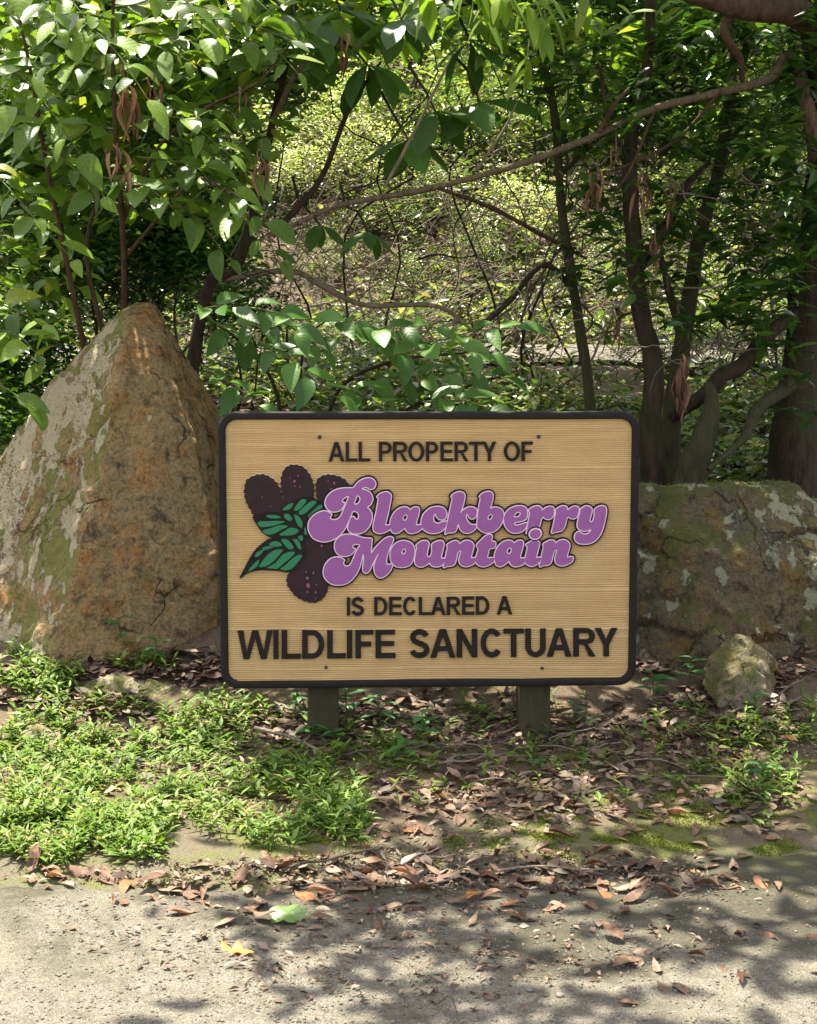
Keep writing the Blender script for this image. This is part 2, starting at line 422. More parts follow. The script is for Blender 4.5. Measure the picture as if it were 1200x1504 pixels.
def ground_mat():
    t = NT('forest_soil')
    o = t.coords('Object')
    big = t.noise(o, 2.2, 5, 0.6)
    mid = t.noise(o, 12.0, 6, 0.7)
    fine = t.noise(o, 140.0, 4, 0.7)
    col = t.mix(mid, (0.045, 0.030, 0.020), (0.17, 0.125, 0.085))
    col = t.mix(t.math('MULTIPLY', t.ramp(fine, [(0.5, 0.0), (0.75, 1.0)]), 0.6), col, (0.26, 0.20, 0.15))
    ms = t.noise(o, 3.4, 6, 0.68)
    msk = t.math('ADD', ms, t.math('MULTIPLY', t.math('SUBTRACT', fine, 0.5), 0.3))
    mask = t.ramp(msk, [(0.47, 0.0), (0.60, 1.0)])
    sp = t.n('ShaderNodeSeparateXYZ'); t.l(o, sp.inputs[0])
    near = t.ramp(t.math('MULTIPLY', t.math('ADD', sp.outputs[1], 1.0), 1.0), [(0.0, 1.0), (0.75, 1.0), (1.0, 0.25)])
    mcol = t.mix(fine, (0.05, 0.06, 0.012), (0.17, 0.185, 0.035))
    col = t.mix(t.math('MULTIPLY', mask, near), col, mcol)
    # washed-in grit and thin moss towards the road
    ey = t.math('ADD', sp.outputs[1], t.math('MULTIPLY', t.math('SUBTRACT', mid, 0.5), 0.55))
    ef = t.ramp(t.math('MULTIPLY', t.math('ADD', ey, 1.0), 1.0), [(0.12, 1.0), (0.50, 0.0)])
    gcol = t.mix(fine, (0.05, 0.045, 0.030), (0.20, 0.18, 0.125))
    gcol = t.mix(t.math('MULTIPLY', mask, 0.55), gcol, mcol)
    col = t.mix(t.math('MULTIPLY', ef, 0.9), col, gcol)
    return t.done(t.principled(col, 0.95, 0.15, t.bump(t.math('ADD', mid, t.math('MULTIPLY', fine, 0.4)), 0.9, 0.02)))
M['soil'] = ground_mat()

def road_mat(name, far=False):
    t = NT(name)
    o = t.coords('Object')
    big = t.noise(o, 1.7, 5, 0.6)
    mid = t.noise(o, 9.0, 6, 0.7)
    fine = t.noise(o, 120.0, 4, 0.75)
    vg = t.n('ShaderNodeTexVoronoi'); vg.inputs['Scale'].default_value = 420.0; t.l(o, vg.inputs['Vector'])
    grain = vg.outputs['Color']
    gd = vg.outputs['Distance']
    sepc = t.n('ShaderNodeSeparateColor'); t.l(grain, sepc.inputs[0])
    col = t.mix(t.ramp(mid, [(0.3, 0.0), (0.7, 1.0)]), (0.150, 0.132, 0.102), (0.235, 0.210, 0.168))
    col = t.mix(t.math('MULTIPLY', t.ramp(sepc.outputs[0], [(0.0, 1.0), (0.30, 0.0)]), 0.75), col, (0.085, 0.075, 0.06))
    col = t.mix(t.math('MULTIPLY', t.ramp(sepc.outputs[1], [(0.80, 0.0), (0.85, 1.0)]), 0.7), col, (0.35, 0.32, 0.27))
    col = t.mix(t.math('MULTIPLY', t.ramp(fine, [(0.35, 1.0), (0.55, 0.0)]), 0.5), col, (0.09, 0.08, 0.06))
    if not far:
        # thin film of moss and dirt in uneven patches, more of it towards the bank
        sp = t.n('ShaderNodeSeparateXYZ'); t.l(o, sp.inputs[0])
        xx, yy = sp.outputs[0], sp.outputs[1]
        film = t.noise(o, 3.1, 6, 0.7, 0.3)
        f2 = t.math('ADD', film, t.math('MULTIPLY', xx, 0.10))
        f2 = t.math('ADD', f2, t.math('MULTIPLY', t.math('ADD', yy, 1.15), 0.25))
        f2 = t.math('ADD', f2, t.math('MULTIPLY', t.math('SUBTRACT', fine, 0.5), 0.35))
        fm = t.ramp(f2, [(0.40, 0.0), (0.56, 1.0)])
        fcol = t.mix(mid, (0.040, 0.038, 0.028), (0.080, 0.074, 0.044))
        col = t.mix(t.math('MULTIPLY', fm, 0.82), col, fcol)
        gm = t.noise(o, 5.3, 6, 0.7)
        g2 = t.math('ADD', t.math('ADD', gm, t.math('MULTIPLY', t.math('ADD', yy, 1.0), 0.45)), t.math('MULTIPLY', t.math('SUBTRACT', fine, 0.5), 0.4))
        col = t.mix(t.math('MULTIPLY', t.ramp(g2, [(0.60, 0.0), (0.72, 1.0)]), 0.8), col, (0.11, 0.12, 0.03))
    pat = t.noise(o, 28.0, 5, 0.7, 0.5)
    col = t.mix(t.math('MULTIPLY', t.ramp(pat, [(0.5, 0.0), (0.68, 1.0)]), 0.55), col, (0.07, 0.062, 0.046))
    col = t.mix(t.math('MULTIPLY', t.ramp(pat, [(0.28, 1.0), (0.42, 0.0)]), 0.30), col, (0.22, 0.205, 0.175))
    h = t.math('ADD', t.math('MULTIPLY', pat, 1.5), 0.0)
    h = t.math('ADD', h, t.math('MULTIPLY', gd, -1.0)) if False else t.math('ADD', t.math('ADD', t.math('MULTIPLY', gd, -1.0), t.math('MULTIPLY', pat, 1.2)), t.math('ADD', t.math('MULTIPLY', fine, 0.8), mid))
    return t.done(t.principled(col, 0.95, 0.2, t.bump(h, 0.8, 0.006)))
M['road'] = road_mat('worn_gritty_road')
M['far_road'] = road_mat('pale_far_road', True)

def moss_mat():
    t = NT('moss')
    o = t.coords('Object')
    rnd = t.n('ShaderNodeAttribute', attribute_name='rnd').outputs['Fac']
    col = t.ramp(rnd, [(0, (0.05, 0.075, 0.008)), (0.5, (0.115, 0.15, 0.015)), (1, (0.22, 0.24, 0.03))])
    return t.done(t.principled(col, 0.8, 0.2))
M['moss'] = moss_mat()

# ------------------------------------------------------------------ terrain
_HY = [-60, -1.3, -0.95, -0.80, -0.5, 0.0, 0.5, 1.0, 1.7, 3.0, 4.5, 6.5, 7.3, 9.0, 12.0, 16.0, 30.0, 60.0]
_HZ = [-2.0, -0.22, -0.120, -0.103, -0.078, -0.045, 0.10, 0.33, 0.57, 0.80, 1.02, 1.13, 1.32, 2.5, 4.6, 7.6, 17.0, 34.0]
def H(x, y):
    x = np.atleast_1d(np.asarray(x, float)); y = np.atleast_1d(np.asarray(y, float))
    ys = y + 0.10 * vnoise(np.stack([x * 1.3, y * 0.4, x * 0], 1), 3) * np.clip((y + 1.5) * 0 + 1, 0, 1)
    z = np.interp(ys, _HY, _HZ)
    p = np.stack([x, y, np.zeros_like(x)], 1)
    z = z + 0.022 * fbm(p * 2.5, 3, 5) + 0.009 * fbm(p * 11, 3, 9)
    far = np.clip((y - 7.0) / 3.0, 0, 1)
    return z + far * 0.7 * fbm(p * 0.35, 3, 21)
def H1(x, y): return float(H(x, y)[0])
def R(x, y):
    x = np.atleast_1d(np.asarray(x, float)); y = np.atleast_1d(np.asarray(y, float))
    p = np.stack([x, y, np.zeros_like(x)], 1)
    return -0.112 + 0.010 * fbm(p * 1.2, 3, 31) + 0.003 * fbm(p * 14, 2, 33)
def G(x, y): return np.maximum(H(x, y), R(x, y))
def G1(x, y): return float(G(x, y)[0])

def sheet(name, xs, ys, fn, mat):
    X, Y = np.meshgrid(xs, ys)
    v = np.stack([X.ravel(), Y.ravel(), fn(X.ravel(), Y.ravel())], 1)
    nx, ny = len(xs), len(ys)
    i = (np.arange(ny - 1)[:, None] * nx + np.arange(nx - 1)[None, :]).ravel()
    f = np.stack([i, i + 1, i + nx + 1, i + nx], 1)
    return obj(name, mesh_np(name, v, [f]), mat)
def axis(*segs):
    out = []
    for a, b, n in segs: out += list(np.linspace(a, b, n, endpoint=False))
    return np.array(out + [segs[-1][1]])
g = sheet('ground', axis((-60, -8, 14), (-8, -2, 40), (-2, 2.2, 150), (2.2, 8, 40), (8, 60, 14)),
          axis((-1.3, 1.4, 110), (1.4, 8, 70), (8, 20, 40), (20, 60, 12)), H, M['soil'])
tag(g, kind='structure')
rd = sheet('road', axis((-60, -3, 15), (-3, 3, 120), (3, 60, 15)), axis((-60, -4, 12), (-4, -2, 20), (-2, -0.3, 60)), R, M['road'])
tag(rd, kind='structure')
fr = sheet('path', axis((-6, 0.3, 14), (0.3, 2.4, 14), (2.4, 7, 10)), axis((4.75, 6.3, 14)),
           lambda x, y: H(x, y) + 0.03 + 0.03 * np.clip((y - 4.75) / 1.5, 0, 1), M['far_road'])
tag(fr, kind='structure')

# ------------------------------------------------------------------ polygon tools for the sign
def smooth_closed(pts, n=5):
    p = np.asarray(pts, float)
    out = []
    N = len(p)
    for i in range(N):
        p0, p1, p2, p3 = p[i - 1], p[i], p[(i + 1) % N], p[(i + 2) % N]
        for k in range(n):
            s = k / n
            a = (2 * p1) + (-p0 + p2) * s + (2 * p0 - 5 * p1 + 4 * p2 - p3) * s * s + (-p0 + 3 * p1 - 3 * p2 + p3) * s ** 3
            out.append(a * 0.5)
    return np.array(out)

def poly_sdf(polys, X, Y):
    d = np.full(X.shape, 1e9)
    inside = np.zeros(X.shape, bool)
    for p in polys:
        a = p; b = np.roll(p, -1, 0)
        for (ax, ay), (bx, by) in zip(a, b):
            ex, ey = bx - ax, by - ay
            L = ex * ex + ey * ey
            if L < 1e-9: continue
            t = np.clip(((X - ax) * ex + (Y - ay) * ey) / L, 0, 1)
            d = np.minimum(d, (X - ax - t * ex) ** 2 + (Y - ay - t * ey) ** 2)
            if ay != by:
                c = ((ay > Y) != (by > Y)) & (X < ex * (Y - ay) / ey + ax)
                inside ^= c
    d = np.sqrt(d)
    return np.where(inside, -d, d)

def contours(sd, x0, y0, h, level):
    """loops (list of Nx2) of sd = level on a grid; sd[row y, col x]"""
    s = sd - level
    s = np.where(np.abs(s) < 1e-6, 1e-6, s)
    neg = s < 0
    code = neg[:-1, :-1] * 1 + neg[:-1, 1:] * 2 + neg[1:, 1:] * 4 + neg[1:, :-1] * 8
    segs = {1: [(3, 0)], 2: [(0, 1)], 3: [(3, 1)], 4: [(1, 2)], 5: [(3, 0), (1, 2)], 6: [(0, 2)], 7: [(3, 2)],
            8: [(2, 3)], 9: [(2, 0)], 10: [(0, 1), (2, 3)], 11: [(2, 1)], 12: [(1, 3)], 13: [(1, 0)], 14: [(0, 3)]}
    nxt = {}
    def key(r, c, e):
        return ((r, c, 0), (r, c + 1, 1), (r + 1, c, 0), (r, c, 1))[e]
    rr, cc = np.nonzero((code > 0) & (code < 15))
    for r, c in zip(rr.tolist(), cc.tolist()):
        for a, b in segs[int(code[r, c])]:
            nxt[key(r, c, a)] = key(r, c, b)
    def pt(k):
        r, c, o = k
        r2, c2 = (r, c + 1) if o == 0 else (r + 1, c)
        a, b = s[r, c], s[r2, c2]
        t = a / (a - b)
        return (x0 + h * (c + (c2 - c) * t), y0 + h * (r + (r2 - r) * t))
    loops = []
    while nxt:
        k0, k = next(iter(nxt.items()))
        lp = []
        k = k0
        while k in nxt:
            lp.append(pt(k))
            k = nxt.pop(k)
        if len(lp) > 6: loops.append(np.array(lp))
    return loops

def area(p):
    x, y = p[:, 0], p[:, 1]
    return 0.5 * float(np.sum(x * np.roll(y, -1) - np.roll(x, -1) * y))
def in_poly(pt, p):
    x, y = pt; r = False
    for (ax, ay), (bx, by) in zip(p, np.roll(p, -1, 0)):
        if (ay > y) != (by > y) and x < (bx - ax) * (y - ay) / (by - ay) + ax: r = not r
    return r

# photo pixel -> sign plane, metres from the sign's centre
SW, SH = 1.22, 0.808
def sp2(p):
    p = np.asarray(p, float)
    t = (p[:, 1] - 604.0) / (1012.5 - 604.0)
    w = 625 + t * (613 - 625)
    cx = 630.5 + t * (628.5 - 630.5)
    return np.stack([(p[:, 0] - cx) / w * SW, SH / 2 - t * SH], 1)

def plate(name, loops, z0, z1, mat, parent, min_area=0.3, chamfer=0.0):
    """extrude pixel-space loops between two heights above the board"""
    # decide nesting by containment count
    loops = [l for l in loops if abs(area(l)) > min_area]
    depth = [sum(1 for j, m in enumerate(loops) if j != i and abs(area(m)) > abs(area(l)) and in_poly(l[0], m)) for i, l in enumerate(loops)]
    V, Fc = [], []
    for i, l in enumerate(loops):
        if depth[i] % 2: continue
        group = [l] + [m for j, m in enumerate(loops) if depth[j] == depth[i] + 1 and in_poly(m[0], l)]
        met = []
        for q, gp in enumerate(group):
            m = sp2(gp)
            want = 1 if q == 0 else -1
            if area(m) * want < 0: m = m[::-1]
            met.append(m)
        tris = tessellate_polygon([[Vector((x, y, 0)) for x, y in m] for m in met])
        base = len(V)
        flat = np.concatenate(met)
        n = len(flat)
        for x, y in flat: V.append((x, y, z1))
        for x, y in flat: V.append((x, y, z0))
        for a, b, c in tris:
            A, B, C = flat[a], flat[b], flat[c]
            if (B[0] - A[0]) * (C[1] - A[1]) - (B[1] - A[1]) * (C[0] - A[0]) < 0: b, c = c, b
            Fc.append((base + a, base + b, base + c))
        off = 0
        for m in met:
            k = len(m)
            for j in range(k):
                a, b = base + off + j, base + off + (j + 1) % k
                Fc.append((a, a + n, b + n, b))
            off += k
    me = bpy.data.meshes.new(name)
    me.from_pydata(V, [], Fc)
    me.update()
    return obj(name, me, mat, parent)

# ------------------------------------------------------------------ the sign
SIGN_YAW = math.radians(2.3)
c0 = P(630.0, 808.5, -0.0)
sign = empty('wildlife_sign', (c0.x, 0.05, G1(c0.x, 0.05)))
tag(sign, 'tan wooden wildlife sanctuary sign with black frame on two short posts', 'sign')
sign.rotation_euler = (0, 0, SIGN_YAW)
# children are built in a local frame: X right, Y up the board, Z towards the viewer
SIGN_M = Matrix.Translation((0, -0.05, c0.z - sign.location.z)) @ Matrix.Rotation(math.pi / 2, 4, 'X')
def on_sign(o):
    o.matrix_parent_inverse = Matrix.Identity(4)
    o.matrix_local = SIGN_M
    return o

def rrect(off, r, n=9):
    """rounded rectangle inset by off"""
    hw, hh = SW / 2 - off, SH / 2 - off
    r = max(r - off * 0.85, 0.008)
    pts = []
    for cx, cy, a0 in ((hw - r, hh - r, 0), (-hw + r, hh - r, 90), (-hw + r, -hh + r, 180), (hw - r, -hh + r, 270)):
        for k in range(n):
            a = math.radians(a0 + 90 * k / (n - 1))
            pts.append((cx + r * math.cos(a), cy + r * math.sin(a)))
    return pts

def build_frame():
    prof = [(0.0, -0.030), (0.0, 0.0045), (0.0012, 0.0075), (0.0045, 0.0095), (0.0180, 0.0095), (0.0205, 0.0080), (0.0220, 0.0045), (0.0223, -0.0045)]
    V, Fc = [], []
    for off, z in prof:
        V += [(x, y, z) for x, y in rrect(off, 0.052)]
    n = len(V) // len(prof)
    for k in range(len(prof) - 1):
        for j in range(n):
            a, b = k * n + j, k * n + (j + 1) % n
            Fc.append((a, b, b + n, a + n))
    Fc.append(tuple(range(n - 1, -1, -1)))
    me = bpy.data.meshes.new('frame'); me.from_pydata(V, [], Fc); me.update()
    for p in me.polygons: p.use_smooth = True
    o = obj('frame', me, M['frame'], sign)
    on_sign(o)
build_frame()

def build_board():
    # sandblasted face: long horizontal ridges of the grain
    ny, nx = 640, 60
    ys = np.linspace(-SH / 2 + 0.0213, SH / 2 - 0.0213, ny)
    xs = np.linspace(-SW / 2 + 0.0213, SW / 2 - 0.0213, nx)
    X, Y = np.meshgrid(xs, ys)
    warp = (0.007 * vnoise(np.stack([X.ravel() * 1.8, Y.ravel() * 4, X.ravel() * 0], 1), 4) + 0.002 * vnoise(np.stack([X.ravel() * 7, Y.ravel() * 9, X.ravel() * 0], 1), 6)).reshape(X.shape)
    yy = Y + warp
    per = 0.0058
    ph = yy / per + 1.1 * vnoise(np.stack([X.ravel() * 0.5, Y.ravel() * 22, X.ravel() * 0 + 2], 1), 8).reshape(X.shape)
    rid = 0.5 + 0.5 * np.sin(ph * 2 * np.pi)
    amp = 0.45 + 0.55 * (vnoise(np.stack([X.ravel() * 1.6, Y.ravel() * 30, X.ravel() * 0 + 5], 1), 11).reshape(X.shape) * 0.5 + 0.5)
    rid = rid * amp
    # a few proud growth lines
    for yv, s in ((0.352, 0.7), (0.245, 0.8), (0.2, 0.5), (-0.083, 0.5), (-0.118, 0.9), (-0.235, 1.0), (-0.26, 0.6), (0.155, 0.5), (-0.05, 0.4), (-0.35, 0.5), (0.31, 0.5), (0.272, 0.6), (-0.185, 0.5)):
        cut = np.clip(1.2 + 1.5 * vnoise(np.stack([X.ravel() * 2.3, X.ravel() * 0 + yv * 50, X.ravel() * 0], 1), 15).reshape(X.shape), 0, 1)
        rid = np.maximum(rid, np.exp(-((yy - yv) / 0.0016) ** 2) * s * 1.25 * cut)
    z = -0.0026 + 0.0032 * rid
    v = np.stack([X.ravel(), Y.ravel(), z.ravel()], 1)
    i = (np.arange(ny - 1)[:, None] * nx + np.arange(nx - 1)[None, :]).ravel()
    f = np.stack([i, i + 1, i + nx + 1, i + nx], 1)
    me = mesh_np('board', v, [f], {'ridge': ('FLOAT', np.clip(rid, 0, 1.2).ravel())})
    on_sign(obj('board', me, M['board'], sign))
build_board()

# --- plain block capitals
def arc(cx, cy, rx, ry, a0, a1, n):
    return [(cx + rx * math.cos(math.radians(a0 + (a1 - a0) * k / n)), cy - ry * math.sin(math.radians(a0 + (a1 - a0) * k / n))) for k in range(n + 1)]
def ribbon(path, t):
    p = np.asarray(path, float)
    d = np.gradient(p, axis=0)
    d /= np.linalg.norm(d, axis=1)[:, None] + 1e-9
    nrm = np.stack([-d[:, 1], d[:, 0]], 1) * t / 2
    return np.concatenate([p + nrm, (p - nrm)[::-1]])
def capital(ch, x0, x1, y0, y1, t):
    """outline loops of a bold capital in the box (y0 top, y1 bottom), stroke t"""
    w, h = x1 - x0, y1 - y0
    th = t * 0.88
    ym = y0 + h * 0.5
    if ch == 'I': return [[(x0, y0), (x1, y0), (x1, y1), (x0, y1)]]
    if ch == 'L': return [[(x0, y0), (x0 + t, y0), (x0 + t, y1 - th), (x1, y1 - th), (x1, y1), (x0, y1)]]
    if ch == 'E': return [[(x0, y0), (x1 - t * .1, y0), (x1 - t * .1, y0 + th), (x0 + t, y0 + th), (x0 + t, ym - th * .55), (x1 - t * .25, ym - th * .55), (x1 - t * .25, ym + th * .42), (x0 + t, ym + th * .42), (x0 + t, y1 - th), (x1, y1 - th), (x1, y1), (x0, y1)]]
    if ch == 'F': return [[(x0, y0), (x1, y0), (x1, y0 + th), (x0 + t, y0 + th), (x0 + t, ym - th * .45), (x1 - t * .4, ym - th * .45), (x1 - t * .4, ym + th * .5), (x0 + t, ym + th * .5), (x0 + t, y1), (x0, y1)]]
    if ch == 'T':
        c = (x0 + x1) / 2
        return [[(x0, y0), (x1, y0), (x1, y0 + th), (c + t / 2, y0 + th), (c + t / 2, y1), (c - t / 2, y1), (c - t / 2, y0 + th), (x0, y0 + th)]]
    if ch == 'A':
        c = (x0 + x1) / 2; k = t * 1.06
        yb0, yb1 = y0 + h * 0.60, y0 + h * 0.60 + th
        def xl(y): return x0 + k + (c - x0 - k) * (y1 - y) / (h * 0.92)  # inner edge
        ya = y0 + h * 0.21
        hw_in = (c - x0 - k * 0.98) * (yb0 - ya) / (y1 - ya)
        hw_b = (c - x0 - k * 0.98) * (yb1 - ya) / (y1 - ya)
        return [[(c - k * .55, y0), (c + k * .55, y0), (x1, y1), (x1 - k, y1), (c + hw_b, yb1), (c - hw_b, yb1), (x0 + k, y1), (x0, y1)],
                [(c, ya), (c + hw_in, yb0), (c - hw_in, yb0)]]
    if ch == 'W':
        c = (x0 + x1) / 2; k = t * 1.02
        b0, b1 = x0 + w * 0.255, x0 + w * 0.745
        return [[(x0, y0), (x0 + k, y0), (b0 + k * .02, y1 - h * .26), (c - k * .52, y0), (c + k * .52, y0), (b1 - k * .02, y1 - h * .26), (x1 - k, y0), (x1, y0), (b1 + k * .52, y1), (b1 - k * .5, y1), (c, y0 + h * .27), (b0 + k * .5, y1), (b0 - k * .52, y1)]]
    if ch == 'N':
        k = t * 1.2
        return [[(x0, y0), (x0 + t, y0), (x1 - t, y1 - h * .36), (x1 - t, y0), (x1, y0), (x1, y1), (x1 - t, y1), (x0 + t, y0 + h * .36), (x0 + t, y1), (x0, y1)]]
    if ch == 'Y':
        c = (x0 + x1) / 2; k = t * 1.12
        return [[(x0, y0), (x0 + k, y0), (c, y0 + h * .40), (x1 - k, y0), (x1, y0), (c + t / 2, y0 + h * .60), (c + t / 2, y1), (c - t / 2, y1), (c - t / 2, y0 + h * .60)]]
    if ch == 'O':
        c = (x0 + x1) / 2
        return [arc(c, ym, w / 2, h / 2 + .4, 0, 350, 34), arc(c, ym, w / 2 - t, h / 2 + .4 - th, 0, 350, 34)]
    if ch == 'U':
        c = (x0 + x1) / 2; ry = h * .36
        return [[(x0, y0), (x0 + t, y0)] + arc(c, y1 - ry, w / 2 - t, ry - th * 1.0, 180, 360, 14) + [(x1 - t, y0), (x1, y0)] + arc(c, y1 - ry, w / 2, ry + .4, 0, -180, 16)]
    if ch == 'D':
        r = w * .55
        o = [(x0, y0), (x1 - r, y0)] + arc(x1 - r, ym, r, h / 2, 90, -90, 16)[1:] + [(x0, y1)]
        i = [(x0 + t, y0 + th), (x1 - r, y0 + th)] + arc(x1 - r, ym, r - t, h / 2 - th, 90, -90, 14)[1:] + [(x0 + t, y1 - th)]
        return [o, i]
    if ch in 'PR':
        yb = y0 + h * (0.60 if ch == 'P' else 0.575); r = (yb - y0) / 2; cx = x1 - r * 1.0 - (0 if ch == 'P' else t * .15)
        xr = cx
        bowl = [(x0, y0), (xr, y0)] + arc(xr, y0 + r, r, r, 90, -90, 14)[1:]
        i = [(x0 + t, y0 + th), (xr, y0 + th)] + arc(xr, y0 + r, r - t, r - th, 90, -90, 10)[1:] + [(x0 + t, yb - th)]
        if ch == 'P': o = bowl + [(x0 + t, yb), (x0 + t, y1), (x0, y1)]
        else: o = bowl[:-3] + [(xr + t * .15, yb - th * .1), (x1, y1), (x1 - t * 1.2, y1), (xr - t * .55, yb), (x0 + t, yb), (x0 + t, y1), (x0, y1)]
        return [o, i]
    if ch == 'C':
        c = (x0 + x1) / 2 + w * .02
        path = arc(c, ym, w / 2 - t / 2, h / 2 - th / 2 + .3, 38, 322, 30)
        return [ribbon(path, t * .96)]
    if ch == 'S':
        c = (x0 + x1) / 2; rx = w / 2 - t / 2
        r1 = h * .25 - th * .12; r2 = h * .25 - th * .0
        ya, yc = y0 + th / 2 - .3 + (h * .25 - th * .25), y1 - th / 2 + .3 - (h * .25 - th * .22)
        ra, rb = ya - (y0 + th / 2 - .3), (y1 - th / 2 + .3) - yc
        path = arc(c, ya, rx * .93, ra, 15, 180, 14) + arc(c, ya, rx * .93, ra * .9, 195, 250, 4) + arc(c, yc, rx, rb * .9, 62, 0, 5) + arc(c, yc, rx, rb, -12, -168, 15)
        q = np.asarray(path)
        # resample evenly and soften
        seg = np.r_[0, np.cumsum(np.linalg.norm(np.diff(q, axis=0), axis=1))]
        s = np.linspace(0, seg[-1], 60)
        q = np.stack([np.interp(s, seg, q[:, 0]), np.interp(s, seg, q[:, 1])], 1)
        for _ in range(4): q[1:-1] = (q[:-2] + 2 * q[1:-1] + q[2:]) / 4
        return [ribbon(q, t * .96)]

LINES = [
    (648.0, 676.4, 4.9, [('A', 480.6, 504), ('L', 506, 523), ('L', 525, 542.2), ('P', 555, 574), ('R', 576, 597.5), ('O', 598.3, 622), ('P', 624.5, 642.5), ('E', 646, 664.3), ('R', 666.8, 687.5), ('T', 688.2, 709), ('Y', 708, 728.8), ('O', 740, 764), ('F', 766.3, 783)]),
    (877.2, 904.3, 4.9, [('I', 507.0, 511.6), ('S', 513.4, 532.5), ('D', 547.2, 566.7), ('E', 569.3, 587.8), ('C', 589.5, 610), ('L', 613, 631.0), ('A', 631, 652.8), ('R', 654.5, 675), ('E', 677.3, 695.5), ('D', 697.6, 717.8), ('A', 728.6, 751.8)]),
    (925.8, 968.4, 8.2, [('W', 346.3, 397.6), ('I', 398.6, 406.2), ('L', 410.8, 438.6), ('D', 441, 473.6), ('L', 477.8, 504.8), ('I', 506.7, 514.7), ('F', 519.3, 545.9), ('E', 549, 578.5), ('S', 599, 629.3), ('A', 630, 667.2), ('N', 669, 699.7), ('C', 703.8, 737), ('T', 738.4, 768.8), ('U', 771, 801.3), ('A', 803, 839.7), ('R', 842.4, 875.8), ('Y', 874.6, 908.3)]),
]
for ln, (ya, yb, t, chars) in enumerate(LINES):
    for k, (ch, xa, xb) in enumerate(chars):
        loops = [np.asarray(l, float) for l in capital(ch, xa, xb, ya, yb, t)]
        on_sign(plate('letter', loops, -0.003, 0.0058 + 0.0003 * (k % 2), M['caps'], sign))

# --- rounded script lettering
GL = {}
GL['B'] = [[(475.5, 735), (478, 728), (484, 721.5), (492, 717), (502, 715), (512, 714.6), (517, 714.3), (521, 709.5), (527, 704), (534, 700.8), (541, 700), (546, 702), (549.5, 706), (550, 711), (547.5, 715.5), (542, 717.3), (537.5, 714.6), (533.5, 714.6), (530, 716.5), (537, 718.5), (542, 722), (545.3, 728), (545.5, 733), (542.5, 739.5), (538, 743.5), (541, 746.5), (543.8, 751), (544.8, 757), (543.5, 765), (540, 772.5), (534, 779), (526, 782.3), (519, 782.5), (513, 781), (509.3, 776.5), (508.8, 772), (510, 766), (513, 758.5), (516.5, 756.8), (519, 758.5), (520.5, 761), (523.5, 760.2), (525, 756.5), (523.5, 752), (520, 749.5), (516.3, 749.8), (514, 754), (512, 759.5), (508.3, 768), (505, 774.5), (500, 781.5), (494, 787), (486, 791.5), (476, 794), (468, 793.5), (458, 789), (453, 782), (450.5, 775), (451, 766), (455, 758.5), (462, 752.5), (470, 749), (477, 748.7), (481.5, 750.6), (484.8, 752.8), (484.5, 756), (482.5, 758.8), (485, 761), (489, 761.5), (494, 760), (498, 756), (501, 750), (504.5, 742), (507, 735.5), (509.8, 727.5), (503.5, 730), (500.8, 733.5), (502.5, 736.3), (505, 736.8), (503, 741.5), (499, 746.8), (494, 749.3), (487, 750), (481.5, 748.2), (477.5, 744), (475.5, 739)],
           [(523, 726.5), (520.5, 732), (518.5, 737.5), (521, 739), (525, 736.5), (527, 732), (526, 728)]]
GL['l'] = [[(551.5, 728), (556, 723.5), (562, 721.2), (568, 721), (572, 724), (573, 728), (571.5, 737), (569, 750), (566, 762), (564.3, 769.3), (571, 769.3), (575, 771), (572.5, 775), (567, 779), (560, 781.8), (553, 782), (547.5, 779), (545.8, 774), (547, 765), (550, 752), (552.5, 738), (553.8, 730.5)]]
A_ = [[(571, 768), (572, 761), (576, 752.5), (582, 746.5), (588, 743.5), (594, 743), (598, 744.5), (600.5, 747), (604, 744.5), (608, 743), (612.5, 743.5), (614.5, 747), (614, 752), (612, 759), (610, 766), (610.3, 769.5), (616, 769.3), (620, 770.5), (618, 775), (612.5, 780), (604, 782.5), (598, 781.5), (594.3, 778), (592.8, 774.5), (589, 777.5), (583, 781.5), (577, 782), (572.5, 778)],
      [(590, 761), (591, 756.5), (594.5, 754.5), (596.5, 756.5), (595.5, 761), (592.5, 763)]]
GL['a'] = A_
GL['c'] = [[(617.5, 772), (616.8, 764), (619.5, 755), (625, 748.5), (632, 744), (640, 742.5), (648, 743.5), (653, 747.5), (655, 754), (653, 760), (648.5, 762.5), (643, 761.5), (639.5, 757.5), (638, 753.5), (635.5, 757), (635.3, 762), (637.5, 766), (642, 767.3), (647, 765.5), (651, 764.5), (655, 764.3), (655, 768), (652.8, 774), (646, 780), (637, 782.5), (628, 781.5), (621, 777.5)]]
GL['k'] = [[(661, 728), (665.5, 723.5), (671, 721.2), (677, 721), (681, 724), (681.8, 728), (680.5, 736), (678, 745), (675.3, 751.5), (680, 747), (686, 743.8), (692, 743.2), (697.5, 745.5), (699.6, 749), (699.2, 755), (697, 759.5), (692, 761.5), (688, 759.5), (684.6, 754), (683.5, 758), (685.5, 764), (690, 768.5), (695, 769.8), (698.3, 769.5), (698.3, 774.5), (693, 780), (685, 782.5), (678, 780.5), (674, 775.5), (671.6, 769), (670, 775), (667.5, 780), (662, 781.5), (656, 782), (653, 784), (652, 782), (654.5, 770), (657.5, 756), (660.5, 742), (662.8, 731)]]
GL['b'] = [[(703, 728), (707.5, 723.5), (713, 721.2), (719.5, 721), (723, 724), (723.5, 729), (722, 737), (719.5, 745.5), (724, 743.8), (731, 744.5), (737, 748), (739.3, 754), (738.5, 762), (735.0, 770.5), (729, 777.5), (721, 781.5), (712, 782), (704.5, 778.5), (699.8, 773), (699.6, 767), (700.4, 757), (702, 744), (704.5, 731)],
           [(715.5, 760.5), (717, 756.5), (720.5, 754.5), (722.5, 756.5), (721.5, 760), (718.5, 762.5)]]
